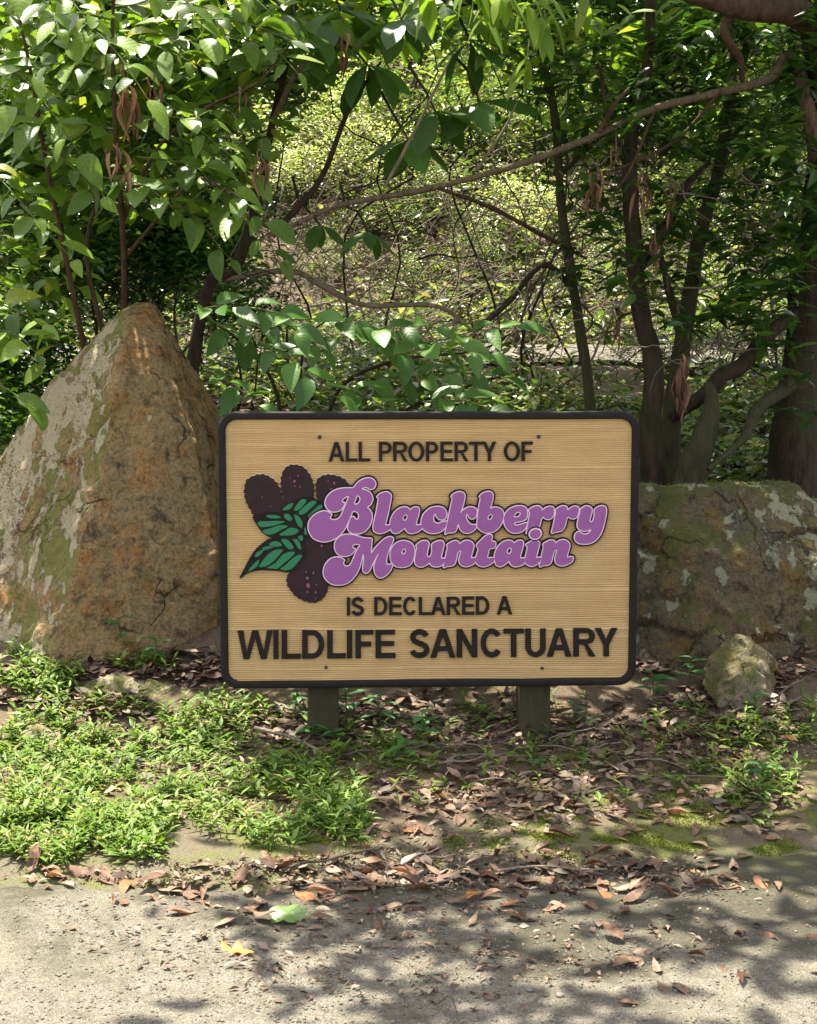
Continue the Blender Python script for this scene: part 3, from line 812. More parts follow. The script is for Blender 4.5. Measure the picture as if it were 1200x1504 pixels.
GL['e'] = [[(739, 762), (740.5, 755), (745, 748.5), (752, 744), (760, 742), (768, 742.5), (773, 746), (774.6, 752), (774, 758), (771.5, 762.6), (764, 765.5), (755.5, 767.0), (756.5, 770.5), (764, 769.7), (771, 767.2), (774, 767.5), (773, 773), (769, 778.5), (762, 782), (753, 782.3), (745.5, 778.5), (740.5, 771)],
           [(754.5, 757), (758, 752.5), (762.5, 751.5), (764, 754), (761.5, 757.5), (757, 758.8)]]
GL['r1'] = [[(776, 748.5), (780, 745), (786, 742.5), (792, 742.5), (795.5, 745.5), (796.5, 748.5), (801, 745), (807, 743), (812.5, 744), (814.3, 748), (813.7, 755), (811, 760), (806.5, 762.5), (800.5, 761.5), (797.5, 759), (795, 763), (793, 771), (789, 779), (783, 781), (776, 781.5), (772.5, 783.5), (773.5, 777), (775.5, 765), (777.5, 753)]]
GL['r2'] = [[(816, 748.5), (820, 745), (826, 742.3), (832, 743), (834, 746), (834.5, 748.5), (839, 745), (845, 742.8), (850, 744), (851.3, 748), (850.2, 754), (848, 759), (843, 762), (838, 761), (834.8, 758.8), (832.5, 763), (830.5, 772), (826, 779), (820, 781), (814, 782), (811, 783.5), (810, 781), (812.5, 771), (814.8, 760), (816.5, 752)]]
GL['y'] = [[(853.5, 747), (860, 742.8), (866, 743), (870, 746), (870.8, 750), (868.8, 758), (867.2, 764.5), (869, 766.3), (871.7, 764.5), (873.7, 757), (874.0, 748.5), (879, 744), (885, 742.3), (890, 743.5), (892, 748), (891.5, 757), (889, 768), (886, 779), (881, 788.5), (874, 795.5), (865, 799), (855, 799.3), (848, 797), (844.5, 792), (844.5, 786), (848, 781.5), (851.5, 780.5), (855, 783.2), (861, 784.6), (866, 782), (868.7, 777.7), (863, 779.8), (857, 780.0), (851.8, 778.0), (848.5, 774), (848.5, 768), (850.7, 758), (852.5, 751)]]
GL['M'] = [[(489, 801), (490, 794.5), (494, 788.5), (500, 784.5), (507, 783), (515, 783.5), (523, 785.5), (531, 788), (538, 788.8), (543, 789), (544.5, 791.5), (543.8, 798), (543.5, 805), (543.3, 811), (548, 804), (555, 796.5), (563, 789.5), (570, 786.8), (575, 788), (576, 792), (573, 799), (569, 808), (566.5, 816), (565.5, 823), (566.5, 827.5), (570, 828), (573.8, 826.8), (574, 831), (571, 838), (565, 844.5), (558, 848), (552, 846.5), (548.3, 841), (547, 833), (548, 826), (551, 818), (553.8, 812), (549, 820), (545.5, 827), (541, 836.5), (537, 840.8), (533, 840.5), (530.5, 836.5), (531, 828), (532, 819), (531.2, 813), (529.5, 820), (527, 829), (523, 839), (516, 849), (508, 855.5), (498, 858.3), (487, 857.5), (479, 853), (473.5, 845.5), (472.5, 837), (475, 828), (481, 820.5), (488, 817), (494, 816.5), (500, 818.4), (503.8, 821.5), (502, 825.5), (504.5, 829.5), (509, 830), (513, 826.5), (516, 820), (519.5, 812), (523, 804.5), (526.3, 799.3), (522.5, 797.8), (518, 798.3), (515.5, 800.8), (517, 803.5), (520, 804.7), (518, 808.5), (513, 813.3), (506, 815.6), (498, 815.0), (493, 811.5), (490, 806.5)]]
GL['o'] = [[(571, 812), (573, 804), (578, 797.5), (585, 793.5), (593, 792.8), (601, 795.5), (605.5, 800.5), (607.4, 808), (606.2, 817), (603.5, 825), (598, 830.5), (590, 832.5), (581, 831.8), (575, 828), (571.5, 821)],
           [(588, 810), (590, 806), (593, 805), (594, 808), (592.5, 811.5), (590, 812.5)]]
GL['u'] = [[(609, 800.3), (613, 796), (619, 793), (625, 793), (628.5, 796.5), (628.3, 800), (626.5, 808), (625.5, 815), (628, 817), (631, 815), (632.5, 808), (632.3, 799), (636, 795.5), (642, 793), (648, 793.3), (650.5, 796.5), (650, 803), (648, 811), (646.5, 818.7), (652, 819.0), (655, 821.5), (652, 825), (648, 829.5), (641, 832), (634, 831.3), (630.5, 829), (629, 826), (624.5, 829.5), (617, 832.3), (610.5, 830.5), (607.4, 826), (607.4, 819), (609, 809), (610.3, 803)]]
N_ = [(654.5, 799.5), (660, 795.5), (667, 793), (672, 794.5), (673.8, 797.5), (679, 794), (686, 792.8), (692, 795.5), (694.8, 801), (693.5, 808), (691.5, 815), (691, 818.8), (696, 818.5), (699, 820), (697.5, 825), (692, 829.5), (684, 832), (677, 830.5), (673, 826), (672.5, 820), (674.5, 813), (675.5, 808.5), (673, 808.5), (670.5, 813), (668.5, 822), (666, 828.5), (661, 831), (655, 831.5), (650.5, 833.5), (649.5, 831), (651.5, 823), (653.5, 812), (655.5, 803)]
GL['n1'] = [N_]
GL['t'] = [[(698.5, 799.5), (704, 793.5), (711, 787), (716.5, 784.2), (721, 785), (722.3, 788), (721, 793.8), (726.5, 795), (727.3, 799), (725.5, 804), (722, 805), (717.8, 806), (716.5, 811), (715, 817), (716, 819), (722, 818.5), (726, 820), (723.5, 825.5), (717, 830), (709, 832.3), (702, 830.5), (698, 826.5), (697, 821), (699, 813), (701, 807), (700, 804)]]
GL['a2'] = [[(x + 154, y + 50) for x, y in l] for l in A_]
GL['i'] = [[(771.5, 800), (776, 796.5), (782, 793.5), (788, 793.5), (792, 796.5), (792, 801), (790, 809), (788, 816), (787.5, 818.8), (793, 818.5), (796, 821), (793, 825), (788, 829.5), (781, 832.2), (774.5, 830.5), (770.5, 826), (770.5, 820), (772.5, 811), (774, 803.5)]]
n2 = [(x + 142.5, y - 0.3) for x, y in N_]
n2[12:15] = [(838, 817.8), (842.5, 819), (841, 825)]
GL['n2'] = [n2]

GH = 0.5
gx0, gy0 = 440.0, 690.0
gX, gY = np.meshgrid(gx0 + GH * np.arange(int(466 / GH)), gy0 + GH * np.arange(int(184 / GH)))
union = np.full(gX.shape, 99.0)
letter_loops = []
for k, (nm, loops) in enumerate(GL.items()):
    sm = [smooth_closed(l, 4) for l in loops]
    allp = np.concatenate(sm)
    c_0 = max(int((allp[:, 0].min() - 8 - gx0) / GH), 0); c_1 = int((allp[:, 0].max() + 8 - gx0) / GH)
    r_0 = max(int((allp[:, 1].min() - 8 - gy0) / GH), 0); r_1 = int((allp[:, 1].max() + 8 - gy0) / GH)
    sd = poly_sdf(sm, gX[r_0:r_1, c_0:c_1], gY[r_0:r_1, c_0:c_1])
    union[r_0:r_1, c_0:c_1] = np.minimum(union[r_0:r_1, c_0:c_1], sd)
    letter_loops.append(contours(sd, gx0 + c_0 * GH, gy0 + r_0 * GH, GH, -0.55))
logo = on_sign(plate('lettering_backing', contours(union, gx0, gy0, GH, 3.3), -0.003, 0.0080, M['black'], sign))
tag(logo, 'black backing of the purple script lettering')
def sub(o):
    o.parent = logo
    o.matrix_parent_inverse = Matrix.Identity(4)
    o.matrix_local = Matrix.Identity(4)
    return o
sub(plate('letter_outline', contours(union, gx0, gy0, GH, 0.95), 0.0070, 0.0090, M['pink'], None))
for k, lp in enumerate(letter_loops):
    sub(plate('letter', lp, 0.0080, 0.0096 + 0.0003 * (k % 3), M['purple'], None))
ell = lambda cx, cy, a, b, rot, n=40: np.array([(cx + a * math.cos(q) * math.cos(rot) - b * math.sin(q) * math.sin(rot), cy + a * math.cos(q) * math.sin(rot) + b * math.sin(q) * math.cos(rot)) for q in np.linspace(0, 2 * math.pi, n, endpoint=False)])
sub(plate('dot_backing', [ell(785.8, 783.4, 12.2, 10.6, -0.3)], 0.0070, 0.0110, M['black'], None))
sub(plate('dot_outline', [ell(785.8, 783.6, 10.3, 8.7, -0.3)], 0.0105, 0.0117, M['pink'], None))
sub(plate('letter', [ell(785.8, 783.8, 8.2, 6.8, -0.3)], 0.0110, 0.0123, M['purple'], None))

# --- the painted berries and leaves
def scallop(pts, bump=1.5, period=8.5):
    p = smooth_closed(pts, 8)
    d = np.linalg.norm(np.roll(p, -1, 0) - p, axis=1)
    s = np.r_[0, np.cumsum(d)[:-1]]; L = d.sum()
    n = max(3, round(L / period))
    tan = np.roll(p, -1, 0) - np.roll(p, 1, 0)
    tan /= np.linalg.norm(tan, axis=1)[:, None] + 1e-9
    nrm = np.stack([tan[:, 1], -tan[:, 0]], 1)
    if area(p) < 0: nrm = -nrm
    return p + nrm * (bump * (np.abs(np.sin(s / L * n * math.pi)) - 0.5))[:, None]
BER = [[(357, 715), (359.5, 704.5), (366, 699), (375, 695.5), (385, 695), (393, 698), (401, 703.5), (407, 711), (412, 725), (414, 745), (410, 757), (396, 762), (381, 764), (372, 758), (366, 747), (360, 736), (357, 725)],
       [(410.5, 712), (411.5, 697), (416, 687), (424, 681.5), (433, 681), (443, 684), (450, 691), (456, 701), (459, 714), (458, 730), (450, 742), (437, 747), (424, 742), (414, 729)],
       [(461.5, 714), (464, 703), (471, 697.5), (480, 695.5), (490, 696.5), (500, 700), (507, 705), (511, 713), (508, 724), (498, 738), (486, 748), (474, 748), (465, 736)],
       [(438, 800), (450, 790), (466, 787), (482, 790), (490, 802), (489, 822), (483, 842), (480, 858), (478, 868), (472, 878), (462, 884), (452, 884), (441, 880), (431, 874), (424, 865), (419.5, 857), (418.5, 847), (423, 838), (430, 822)]]
rng_b = random.Random(3)
for k, b in enumerate(BER):
    sc = scallop(b)
    edge = smooth_closed(b, 6)
    cen = edge.mean(0)
    gr = plate('berry', [sc], -0.003, 0.0050 + 0.0004 * k, M['berry'], sign)
    on_sign(gr)
    rim = plate('berry_edge_highlight', [sc + np.array((-0.3, -1.3))], -0.003, 0.0032 + 0.0003 * k, M['edge_highlight'], None)  # painted highlight: pale plate shifted up-left as the berry's lit edge
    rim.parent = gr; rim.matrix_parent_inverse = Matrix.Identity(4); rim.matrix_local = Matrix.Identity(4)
    zt = 0.0050 + 0.0004 * k
    def dots(name, spots, mat, dz):
        lp = [ell(x, y, a, bb, r, 10) for x, y, a, bb, r in spots]
        d = plate(name, lp, zt - 0.001, zt + dz, mat, None, 0.05)
        d['kind'] = 'stuff'
        d.parent = gr; d.matrix_parent_inverse = Matrix.Identity(4); d.matrix_local = Matrix.Identity(4)
    spots, tries = [], 0
    while len(spots) < 20 and tries < 900:
        tries += 1
        x = rng_b.uniform(edge[:, 0].min(), edge[:, 0].max()); y = rng_b.uniform(edge[:, 1].min(), edge[:, 1].max())
        if in_poly((x, y), cen + (edge - cen) * 0.85) and all((x - q[0]) ** 2 + (y - q[1]) ** 2 > 45 for q in spots):
            spots.append((x, y, 0.95, 1.05, 0))
    dots('berry_pit', spots, M['berry_dot'], 0.0002)
    pk = {0: [(383, 728, .8, 1.0, 0), (396, 742, .7, .9, 0)], 1: [(430.5, 705, 2.0, 2.0, 0), (436, 697, .9, 1.6, .4), (431, 712, .8, 1.1, 0), (439, 713, .8, 1.1, 0), (424, 700, .8, .9, 0)],
          2: [(485, 717, 2.2, 1.5, 0), (489, 708, 1.2, 2.4, -.3), (480, 705, .8, 1.1, 0)],
          3: [(450, 859, 2.6, 3.8, 0), (449, 848, 2.0, 2.3, 0), (458, 840, 1.2, 2.2, 0), (449, 868.5, 1.6, 1.3, 0), (461, 869, 1.1, 2.0, 0), (470, 800, 1.4, 2.2, 0), (447, 839, .9, 1.2, 0), (461, 878, .9, 1.2, 0), (462, 858, .9, 1.2, 0)]}[k]
    dots('berry_highlight', pk, M['berry_pink'], 0.0004)
LEAVES = [
    ([(410, 748), (420, 737), (432, 732), (445, 728), (458, 730), (472, 736), (482, 746), (474, 756), (458, 761), (440, 758), (424, 753)],
     [[(413, 746), (420, 740), (428.5, 736.5), (425, 745), (416, 747.5)], [(429.5, 746.5), (434, 739), (441, 731.5), (448, 732.5), (444, 740), (435, 748)], [(437, 750), (446, 741), (456, 734), (463, 735.5), (455, 744), (446, 752), (439, 754)], [(450, 756), (458, 748), (467, 740), (472, 742), (465, 750), (456, 757)]]),
    ([(369, 757), (378, 752), (390, 750), (406, 751), (418, 750), (432, 750), (442, 756), (449, 768), (449, 781), (438, 787), (424, 789), (408, 789), (394, 787), (383, 780), (375, 769)],
     [[(378, 764), (390, 763.5), (404, 763), (416, 764), (410, 767), (395, 771), (382, 772), (377, 768)], [(384, 777), (396, 773.5), (408, 769.5), (421, 770.5), (411, 776), (400, 782), (390, 783), (385, 780)], [(408, 783), (416, 778), (425, 773), (436, 776), (434, 781), (424, 784.5), (412, 784.5)], [(390, 754.5), (402, 754.5), (411, 758), (400, 759.5), (391, 757.5)], [(415, 754), (422, 753), (427, 760), (424, 763), (417, 760)], [(430, 754), (436, 756), (442, 765), (441, 774), (435, 769), (432, 762)], [(445, 773), (448, 776), (448, 784), (445, 782)]]),
    ([(349.5, 848), (357, 832), (366, 815), (374, 804), (382, 797), (392, 790), (405, 787), (420, 785), (436, 782), (447, 787), (447, 800), (449, 815), (441, 827), (430, 838), (420, 839.5), (405, 837), (390, 836), (377, 836), (362, 840)],
     [[(362, 837), (368, 829), (378, 820), (376, 829), (368, 835)], [(372.5, 812), (378, 807.5), (385, 806), (380, 813), (373, 816.5)], [(378, 830), (384, 821), (392, 812), (402, 806), (413, 805.5), (408, 813), (400, 822), (390, 829), (382, 831)], [(390, 832), (402, 825), (414, 812), (425, 808.5), (431, 810), (424, 818), (414, 826), (405, 833.5), (397, 833)], [(409, 834), (416, 829), (427, 819), (437, 813), (441.5, 815), (436, 823), (427, 833), (418, 836)], [(393, 797), (400, 793), (407, 794), (412, 799), (405, 801), (396, 800)], [(411, 791), (418, 790), (426, 797), (429, 803), (423, 805), (417, 800)], [(428, 790), (435, 791), (439, 798), (440, 805), (436, 804), (432, 797)], [(435, 787), (441, 784.5), (443, 789), (440, 793)], [(383, 803), (390, 800.5), (399, 801.5), (393, 804), (385, 806)]]),
]
for k, (ol, cells) in enumerate(LEAVES):
    lf = on_sign(plate('leaf', [smooth_closed(ol, 4)], -0.003, 0.0069 - 0.0003 * k, M['black'], sign))
    for c in cells:
        q = smooth_closed(c, 3)
        pc = plate('leaf_panel', [q], 0.0050, 0.0077 - 0.0003 * k, M['green'], None)
        pc.parent = lf; pc.matrix_parent_inverse = Matrix.Identity(4); pc.matrix_local = Matrix.Identity(4)
# small fillers of dark paint between berries and leaves
on_sign(plate('berry_core', [smooth_closed([(405, 742), (430, 728), (470, 735), (490, 760), (492, 790), (470, 800), (440, 795), (415, 775)], 4)], -0.003, 0.0042, M['berry'], sign))

def screw(u, v, hollow):
    q = sp2(np.array([(u, v)]))[0]
    bm = bmesh.new()
    r = 0.0062
    if hollow:
        prof = [(r, -0.002), (r, 0.0012), (r * .8, 0.0022), (r * .55, 0.0012), (0.0, 0.0010)]
    else:
        prof = [(r * .85, -0.002), (r * .85, 0.001), (r * .5, 0.0024), (0.0, 0.0027)]
    n = 14
    rings = []
    for rad, z in prof:
        rings.append([bm.verts.new((q[0] + rad * math.cos(2 * math.pi * k / n), q[1] + rad * math.sin(2 * math.pi * k / n), z)) for k in range(n)] if rad > 0 else [bm.verts.new((q[0], q[1], z))])
    for a, b in zip(rings[:-1], rings[1:]):
        for k in range(n):
            if len(b) == 1: bm.faces.new((a[k], a[(k + 1) % n], b[0]))
            else: bm.faces.new((a[k], a[(k + 1) % n], b[(k + 1) % n], b[k]))
    me = bpy.data.meshes.new('screw'); bm.to_mesh(me); bm.free()
    on_sign(obj('screw', me, M['screw'], sign))
screw(467.5, 641, True); screw(792, 641, True); screw(476, 982, False); screw(796, 986, False)

def post(u):
    # square timber standing behind the board, chamfered edges
    w = 0.0925
    x = sp2(np.array([(u, 1012.0)]))[0][0]
    zb = -0.25; zt = (c0.z - sign.location.z) + 0.33
    bm = bmesh.new()
    n = 18
    ch = 0.006
    sec = [(-w / 2 + ch, -w / 2), (w / 2 - ch, -w / 2), (w / 2, -w / 2 + ch), (w / 2, w / 2 - ch), (w / 2 - ch, w / 2), (-w / 2 + ch, w / 2), (-w / 2, w / 2 - ch), (-w / 2, -w / 2 + ch)]
    rings = []
    for k in range(n + 1):
        z = zb + (zt - zb) * k / n
        j = 0.0012
        rings.append([bm.verts.new((x + a + random.uniform(-j, j), -0.05 + 0.032 + w / 2 + b + random.uniform(-j, j), z)) for a, b in sec])
    for a, b in zip(rings[:-1], rings[1:]):
        for k in range(8): bm.faces.new((a[k], a[(k + 1) % 8], b[(k + 1) % 8], b[k]))
    bm.faces.new(rings[-1])
    me = bpy.data.meshes.new('post'); bm.to_mesh(me); bm.free()
    obj('post', me, M['post'], sign)
post(471); post(788)

# ------------------------------------------------------------------ rocks
def rock_mesh(name, pts, voxel, amp, seed, smooth_it=4, facet=0.5, chip=1.0):
    """hull of hand-placed points, remeshed evenly, worn and roughened"""
    bm = bmesh.new()
    for p in pts: bm.verts.new(p)
    r = bmesh.ops.convex_hull(bm, input=bm.verts)
    junk = [e for e in r['geom_interior'] if isinstance(e, bmesh.types.BMVert)]
    bmesh.ops.delete(bm, geom=junk, context='VERTS')
    me = bpy.data.meshes.new(name + '_hull'); bm.to_mesh(me); bm.free()
    tmp = bpy.data.objects.new('tmp', me); COL.objects.link(tmp)
    md = tmp.modifiers.new('r', 'REMESH'); md.mode = 'VOXEL'; md.voxel_size = voxel
    sm = tmp.modifiers.new('s', 'SMOOTH'); sm.iterations = smooth_it; sm.factor = 0.5
    dg = bpy.context.evaluated_depsgraph_get()
    out = bpy.data.meshes.new_from_object(tmp.evaluated_get(dg))
    bpy.data.objects.remove(tmp)
    out.name = name
    n = len(out.vertices)
    co = np.empty(n * 3, np.float32); out.vertices.foreach_get('co', co); co = co.reshape(-1, 3).astype(float)
    nr = np.empty(n * 3, np.float32); out.vertices.foreach_get('normal', nr); nr = nr.reshape(-1, 3)
    q = co * np.array([1.0, 1.0, 0.6])
    d = amp * (1.0 * fbm(q * 2.6, 3, seed) + facet * (0.5 - np.abs(fbm(q * 5.5, 4, seed + 9))) + 0.40 * fbm(co * 14, 4, seed + 5, 0.65) + 0.20 * fbm(co * 42, 2, seed + 7))
    rr = np.random.default_rng(seed)
    ext = co.max(0) - co.min(0); nseed = 46
    seeds = co[rr.integers(0, n, nseed)]; dirs = rr.normal(0, 1, (nseed, 3)); dirs /= np.linalg.norm(dirs, axis=1)[:, None]
    warp = co + 0.10 * ext.max() * np.stack([fbm(co * 5 / ext.max(), 3, seed + 31 + k) for k in range(3)], 1)
    dist = np.linalg.norm(warp[:, None, :] - seeds[None], axis=2)
    i1 = dist.argmin(1); d1 = dist[np.arange(n), i1]; dist[np.arange(n), i1] = 1e9
    edge = dist.min(1) - d1
    fd = np.einsum('ij,ij->i', co - seeds[i1], dirs[i1]) * 0.22 * chip
    d = d + np.clip(fd, -amp * .8, amp * .8) - 0.25 * amp * chip * np.exp(-(edge / (0.012 * ext.max())) ** 2)
    co = co + nr * d[:, None]
    out.vertices.foreach_set('co', co.astype(np.float32).ravel())
    out.polygons.foreach_set('use_smooth', np.ones(len(out.polygons), bool))
    out.update()
    return out

def place_rock(name, px, voxel, amp, seed, mat, label, smooth_it=4, extra=(), group=None, cat='boulder', chip=1.0):
    pts = [P(u, v, Y) for u, v, Y in px] + [Vector(e) for e in extra]
    base = sum(pts, Vector()) / len(pts)
    base.z = min(p.z for p in pts)
    me = rock_mesh(name, [p - base for p in pts], voxel, amp, seed, smooth_it, 0.5, chip)
    o = obj(name, me, mat, loc=base)
    return tag(o, label, cat, group)

place_rock('boulder', [
    (194, 450, 1.02), (224, 449, 1.05), (156, 476, 0.98), (176, 468, 0.92), (112, 520, 1.05), (104, 528, 1.0),
    (252, 505, 1.08), (290, 555, 1.12), (325, 606, 1.12), (342, 680, 1.1), (352, 800, 1.0), (352, 985, 0.85),
    (48, 630, 1.1), (14, 685, 1.15), (-70, 760, 1.2), (-140, 900, 1.15), (-160, 1010, 1.0),
    (182, 480, 0.82), (172, 560, 0.70), (150, 700, 0.60), (118, 820, 0.52), (80, 970, 0.42), (60, 1010, 0.42),
    (235, 520, 0.86), (285, 640, 0.75), (318, 800, 0.66), (322, 985, 0.62), (250, 1000, 0.50),
    (-40, 1000, 0.62), (-30, 800, 0.80)],
    0.010, 0.030, 3, M['rock_left'], 'tall pointed brown boulder with pale lichen and green moss beside the sign', 2,
    extra=[(-1.9, 1.9, 0.2), (-0.7, 2.0, 0.2), (-0.95, 1.6, 0.9), (-1.5, 1.9, 0.6)], chip=0.22)
place_rock('boulder', [
    (905, 985, 0.62), (895, 735, 0.80), (940, 724, 0.72), (960, 716, 0.85), (1045, 719, 0.70), (1118, 715, 0.76), (1128, 738, 0.70),
    (1200, 765, 0.78), (1330, 800, 0.85), (1400, 960, 0.8), (1330, 985, 0.7), (1200, 985, 0.50), (1060, 990, 0.42), (950, 990, 0.50),
    (1000, 800, 0.55), (1120, 820, 0.55), (1230, 860, 0.58)],
    0.011, 0.040, 11, M['rock_right'], 'broad low mossy boulder with rust patches behind the small rock', 2,
    extra=[(0.75, 1.4, 0.42), (2.0, 1.5, 0.45), (1.2, 1.25, 0.60)], chip=0.55)
place_rock('rock', [
    (1033, 1005, 0.25), (1043, 970, 0.25), (1070, 940, 0.29), (1100, 938, 0.32), (1127, 966, 0.30), (1136, 1015, 0.32), (1118, 1042, 0.22), (1060, 1040, 0.20), (1088, 1000, 0.19)],
    0.006, 0.020, 23, M['rock_small'], 'small pale mossy rock on the leaf litter in front of a boulder', 1,
    extra=[(1.06, 0.50, 0.08), (1.18, 0.48, 0.08)], cat='rock')
def gy(u, v):
    for y in np.linspace(-1.5, 1.2, 271):
        if P(u, v, y).z <= G1(P(u, v, y).x, y): return float(y)
    return 0.4
def low_rock(us, vs, rise, deep, voxel, amp, seed, mat, label):
    # a stone bedded in the bank: front edge on the ground seen at the lower pixels, back edge further up the slope
    (ua, ub), (va, vb) = us, vs
    yf = gy((ua + ub) / 2, vb); yb = yf + deep
    w = ub - ua
    pts = [(ua, (va + vb) / 2, yf + deep * .5), (ua + w * .15, va + rise, yb), (ua + w * .5, va, yb), (ub - w * .1, va + rise, yb), (ub, (va + vb) / 2, yf + deep * .4), (ub - w * .2, vb, yf), (ua + w * .2, vb, yf), (ua + w * .45, va + rise * 1.6, yf + deep * .3)]
    low = [P(u, v, y) - Vector((0, 0, .06)) for u, v, y in pts]
    place_rock('rock', pts, voxel, amp, seed, mat, label, 2, extra=[tuple(q) for q in low], cat='rock', chip=.7)
low_rock((98, 258), (984, 1032), 6, .20, .008, .012, 29, M['rock_small'], 'flat mossy stone lying at the foot of the tall boulder')
low_rock((24, 92), (1060, 1100), 5, .12, .006, .009, 31, M['rock_small'], 'grey stone half hidden in the green grass')
low_rock((164, 212), (1108, 1134), 4, .08, .005, .007, 37, M['dark_stone'], 'small dark grey stone among the grass stems')

# ------------------------------------------------------------------ leaf templates
def leaf_template(nl=6, shape='ovate', fold=0.10, droop=0.18, curl=0.0, asp=0.45):
    """unit leaf along +X, width along Y (half width at most 0.5); returns verts, quads/tris, luv"""
    us = np.linspace(0, 1, nl + 1)
    if shape == 'ovate': w = np.sin(np.pi * us ** 0.80) ** 0.85
    elif shape == 'lance': w = np.sin(np.pi * us ** 0.62) ** 1.05
    elif shape == 'round': w = np.sin(np.pi * us ** 0.9) ** 0.62
    elif shape == 'obovate': w = np.sin(np.pi * us ** 1.35) ** 0.9
    else: w = np.sin(np.pi * us) ** 0.9
    w[0] = 0.03; w[-1] = 0.0
    V, UV, rows = [], [], []
    for u, ww in zip(us, w):
        zc = -droop * u * u + curl * math.sin(u * 5.0) * 0.08
        row = []
        for s in (-1, 0, 1):
            if ww < 1e-6 and s != 0: continue
            y = s * ww * 0.5
            z = zc + (fold * abs(y) * 2 - curl * (abs(y) * 2) ** 2 * 0.35) * asp
            row.append(len(V)); V.append((u, y, z)); UV.append((u, s * ww, 0))
        rows.append(row)
    Q, T = [], []
    for a, b in zip(rows[:-1], rows[1:]):
        if len(b) == 3:
            Q += [(a[0], b[0], b[1], a[1]), (a[1], b[1], b[2], a[2])]
        else:
            T += [(a[0], b[0], a[1]), (a[1], b[0], a[2])]
    return np.array(V), np.array(Q).reshape(-1, 4), np.array(T).reshape(-1, 3), np.array(UV)
def quad_template(fold=0.15):
    V = np.array([(0, 0, 0), (0.45, -0.5, 0.08), (1, 0, -0.12), (0.45, 0.5, 0.08)], float)
    return V, np.zeros((0, 4), int), np.array([(0, 1, 2), (0, 2, 3)]), np.array([(0, 0, 0), (.45, -1, 0), (1, 0, 0), (.45, 1, 0)], float)

def frames(d, up):
    d = d / (np.linalg.norm(d, axis=1)[:, None] + 1e-9)
    y = np.cross(up, d); y /= np.linalg.norm(y, axis=1)[:, None] + 1e-9
    z = np.cross(d, y)
    return d, y, z

def scatter(name, tmpl, pos, d, up, length, width, mat, parent=None, rnd=None):
    V, Q, T, UV = tmpl
    n, k = len(pos), len(V)
    if n == 0: return None
    dx, dy, dz = frames(d, up)
    length = np.broadcast_to(length, (n,)); width = np.broadcast_to(width, (n,))
    W = pos[:, None, :] + V[None, :, 0:1] * (dx * length[:, None])[:, None, :] + V[None, :, 1:2] * (dy * width[:, None])[:, None, :] + V[None, :, 2:3] * (dz * length[:, None])[:, None, :]
    off = (np.arange(n) * k)[:, None, None]
    fs = []
    if len(Q): fs.append((Q[None] + off).reshape(-1, 4))
    if len(T): fs.append((T[None] + off).reshape(-1, 3))
    r = RNG.random(n) if rnd is None else rnd
    me = mesh_np(name, W.reshape(-1, 3), fs, {'luv': ('FLOAT_VECTOR', np.tile(UV, (n, 1))), 'rnd': ('FLOAT', np.repeat(r, k))})
    return obj(name, me, mat, parent)

def rand_dirs(n, zlo=-1, zhi=1):
    z = RNG.uniform(zlo, zhi, n); a = RNG.uniform(0, 2 * np.pi, n); r = np.sqrt(np.maximum(0, 1 - z * z))
    return np.stack([r * np.cos(a), r * np.sin(a), z], 1)

LEAF_MESH = {}
def leaf_data(key, aspect, **kw):
    """shared single-leaf meshes of unit length"""
    if key not in LEAF_MESH:
        V, Q, T, UV = leaf_template(asp=aspect, **kw)
        V = V.copy(); V[:, 1] *= aspect
        LEAF_MESH[key] = mesh_np('leaf', V, [Q, T] if len(T) else [Q], {'luv': ('FLOAT_VECTOR', UV), 'rnd': ('FLOAT', np.zeros(len(V)))})
    return LEAF_MESH[key]

def leaf_obj(name, me, mat, parent, pos, d, up, length):
    d = Vector(d).normalized(); up = Vector(up)
    y = up.cross(d)
    if y.length < 1e-4: y = Vector((1, 0, 0))
    y.normalize(); z = d.cross(y)
    m = Matrix((d, y, z)).transposed().to_4x4()
    m = Matrix.Translation(pos) @ m @ Matrix.Diagonal((length, length, length, 1))
    o = bpy.data.objects.new(name, me)
    if not me.materials: me.materials.append(mat)
    link(o, parent)
    if parent is not None:
        o.matrix_parent_inverse = Matrix.Identity(4)
        m = Matrix.Translation(-parent.location) @ m
    o.matrix_basis = m
    return o

# ------------------------------------------------------------------ tubes
def spline(pts, n):
    p = np.array([tuple(q) for q in pts], float)
    if len(p) == 2: return p[0] + (p[1] - p[0]) * np.linspace(0, 1, n + 1)[:, None]
    ext = np.vstack([2 * p[0] - p[1], p, 2 * p[-1] - p[-2]])
    t = np.linspace(0, len(p) - 1 - 1e-6, n + 1)
    i = t.astype(int); s = (t - i)[:, None]
    p0, p1, p2, p3 = ext[i], ext[i + 1], ext[i + 2], ext[i + 3]
    return 0.5 * (2 * p1 + (-p0 + p2) * s + (2 * p0 - 5 * p1 + 4 * p2 - p3) * s ** 2 + (-p0 + 3 * p1 - 3 * p2 + p3) * s ** 3)

